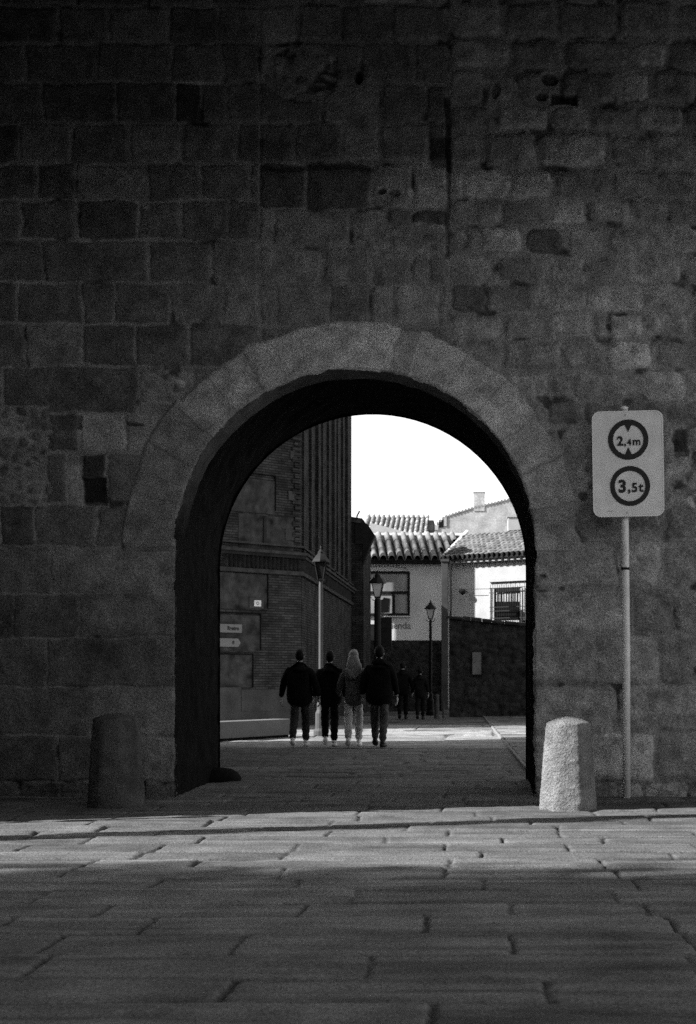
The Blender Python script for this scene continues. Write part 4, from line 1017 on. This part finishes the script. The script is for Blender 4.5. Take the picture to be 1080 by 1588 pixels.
    # hair
    if hair:
        mb = MB()
        def hf(p, n):
            if n.y > .45 and n.z < .55: return p*.9
            return p*(1+.03*math.sin(n.x*30)*math.sin(n.z*25))
        a, b = ico(V(0, .008, 1.675), (.088*k, .1*k, .115*k), 3, hf); mb.add(a, b)
        if long_hair:
            a, b = skin([V(0, -.02, 1.70), V(0, -.06, 1.58), V(.01, -.12, 1.45), V(-.01, -.135, 1.33), V(.015, -.13, 1.24)], [(0, 1), (1, 2), (2, 3), (3, 4)],
                        [(.085*k, .07*k), (.115*k, .065*k), (.165*k, .04*k), (.15*k, .03*k), (.09*k, .02*k)], 0, 2)
            mb.add(a, b)
        hv = []
        for v in mb.v:
            f_ = fbm(np.array([v[0]*45]), np.array([v[2]*8]), 700, 2)[0]; low = max(0, 1.5-v[2]/k); hv.append((v[0]*(1+(.05+.3*low)*f_), v[1]-abs(f_)*.02, v[2]+f_*(.01+.2*low)))
        mb.v = hv; mb.build('hair', hair, e, smooth=True)
    return e
D_ = 25.9
def gx(x, D=D_): return (x-VX)*D/F
person((gx(465), 25.9, 0), 1.75, 'person in black jacket and dark jeans with white shoes, leftmost of the four walkers', M['cloth_black'], M['denim'], M['shoe_white'], M['hair_dark'], 1.2, .22, .10, math.radians(-3), jack=1.05)
person((gx(509), 26.2, 0), 1.73, 'person dressed all in black, between the leftmost walker and the fair haired walker', M['cloth_black'], M['cloth_black'], M['shoe_white'], M['hair_dark'], 1.14, -.24, .03, math.radians(5), jack=1.08)
person((gx(548), 26.0, 0), 1.75, 'person with long fair hair, grey jacket and pale trousers, third of the four walkers', M['cloth_grey'], M['trousers_pale'], M['shoe_white'], M['hair_fair'], 1.04, .24, .08, math.radians(3), True, False, 1.0, True)
person((gx(589), 25.8, 0), 1.81, 'person in dark hooded top and worn jeans with black shoes, rightmost of the four walkers', M['cloth_black'], M['denim_mid'], M['shoe_black'], M['hair_dark'], 1.2, -.12, .03, math.radians(-6), False, True, 1.1)
person((gx(625, 43.5), 43.5, 0), 1.72, 'distant person in dark clothes walking behind the hooded walker', M['cloth_black'], M['cloth_black'], M['shoe_black'], M['hair_dark'], 1.1, .2, .06)
person((gx(652, 43), 43, 0), 1.55, 'distant shorter person in dark grey clothes, further down the street', M['cloth_black'], M['cloth_black'], M['shoe_black'], M['hair_dark'], .95, .2, .05)
# pale posts by the garden wall
for x_, D, h_, r_ in ((678, 44, .74, .075), (688, 45, .5, .03)):
    mb = MB(); mb.lathe([(r_*1.2, -.05), (r_*1.2, .05), (r_, .08), (r_*.9, h_-.06), (r_*1.05, h_-.05), (r_*.9, h_), (.01, h_+.02)], n=14)
    o = mb.build('post', M['plinth']); o.location = (gx(x_, D), D, 0)
    tag(o, 'thick pale low post near the foot of the garden wall' if r_ > .05 else 'thin low post beside the thick pale one by the garden wall', 'post')

# ------------------------------------------------------------------ light, sky, camera
az = Vector((.954, .30, 0)).normalized(); el_ = math.radians(33)
sun = bpy.data.lights.new('sun', 'SUN'); sun.energy = 4.8; sun.angle = math.radians(.6); sun.color = (1, 1, 1)
so = bpy.data.objects.new('sun', sun); COL.objects.link(so)
dirv = Vector((az.x*math.cos(el_), az.y*math.cos(el_), -math.sin(el_)))
so.rotation_euler = dirv.to_track_quat('-Z', 'Y').to_euler(); so.location = (-20, -10, 30)
w = bpy.data.worlds.new('World'); sc.world = w; w.use_nodes = True; n = w.node_tree; bg = n.nodes['Background']
sky = n.nodes.new('ShaderNodeTexSky'); sky.sky_type = 'NISHITA'; sky.sun_disc = False; sky.sun_elevation = el_
sky.sun_rotation = math.atan2(-az.x, -az.y)
bw = n.nodes.new('ShaderNodeRGBToBW'); n.links.new(sky.outputs[0], bw.inputs[0]); n.links.new(bw.outputs[0], bg.inputs[0]); bg.inputs[1].default_value = .15
cam = bpy.data.cameras.new('camera'); co = bpy.data.objects.new('camera', cam); COL.objects.link(co); sc.camera = co
co.location = (0, 0, EYE); co.rotation_euler = (math.pi/2, 0, 0)
cam.sensor_fit = 'AUTO'; cam.sensor_width = 36; cam.lens = F/1588*36
cam.shift_x = -(VX-540)/1588; cam.shift_y = (VY-794)/1588; cam.clip_end = 3000; cam.clip_start = .1
cam.dof.use_dof = True; cam.dof.focus_distance = 15; cam.dof.aperture_fstop = 4.8
sc.view_settings.view_transform = 'Standard'; sc.view_settings.look = 'None'; sc.view_settings.gamma = 1
sc.view_settings.exposure = 1.25
sc.cycles.use_denoising = False
sc.cycles.max_bounces = 8; sc.cycles.diffuse_bounces = 5
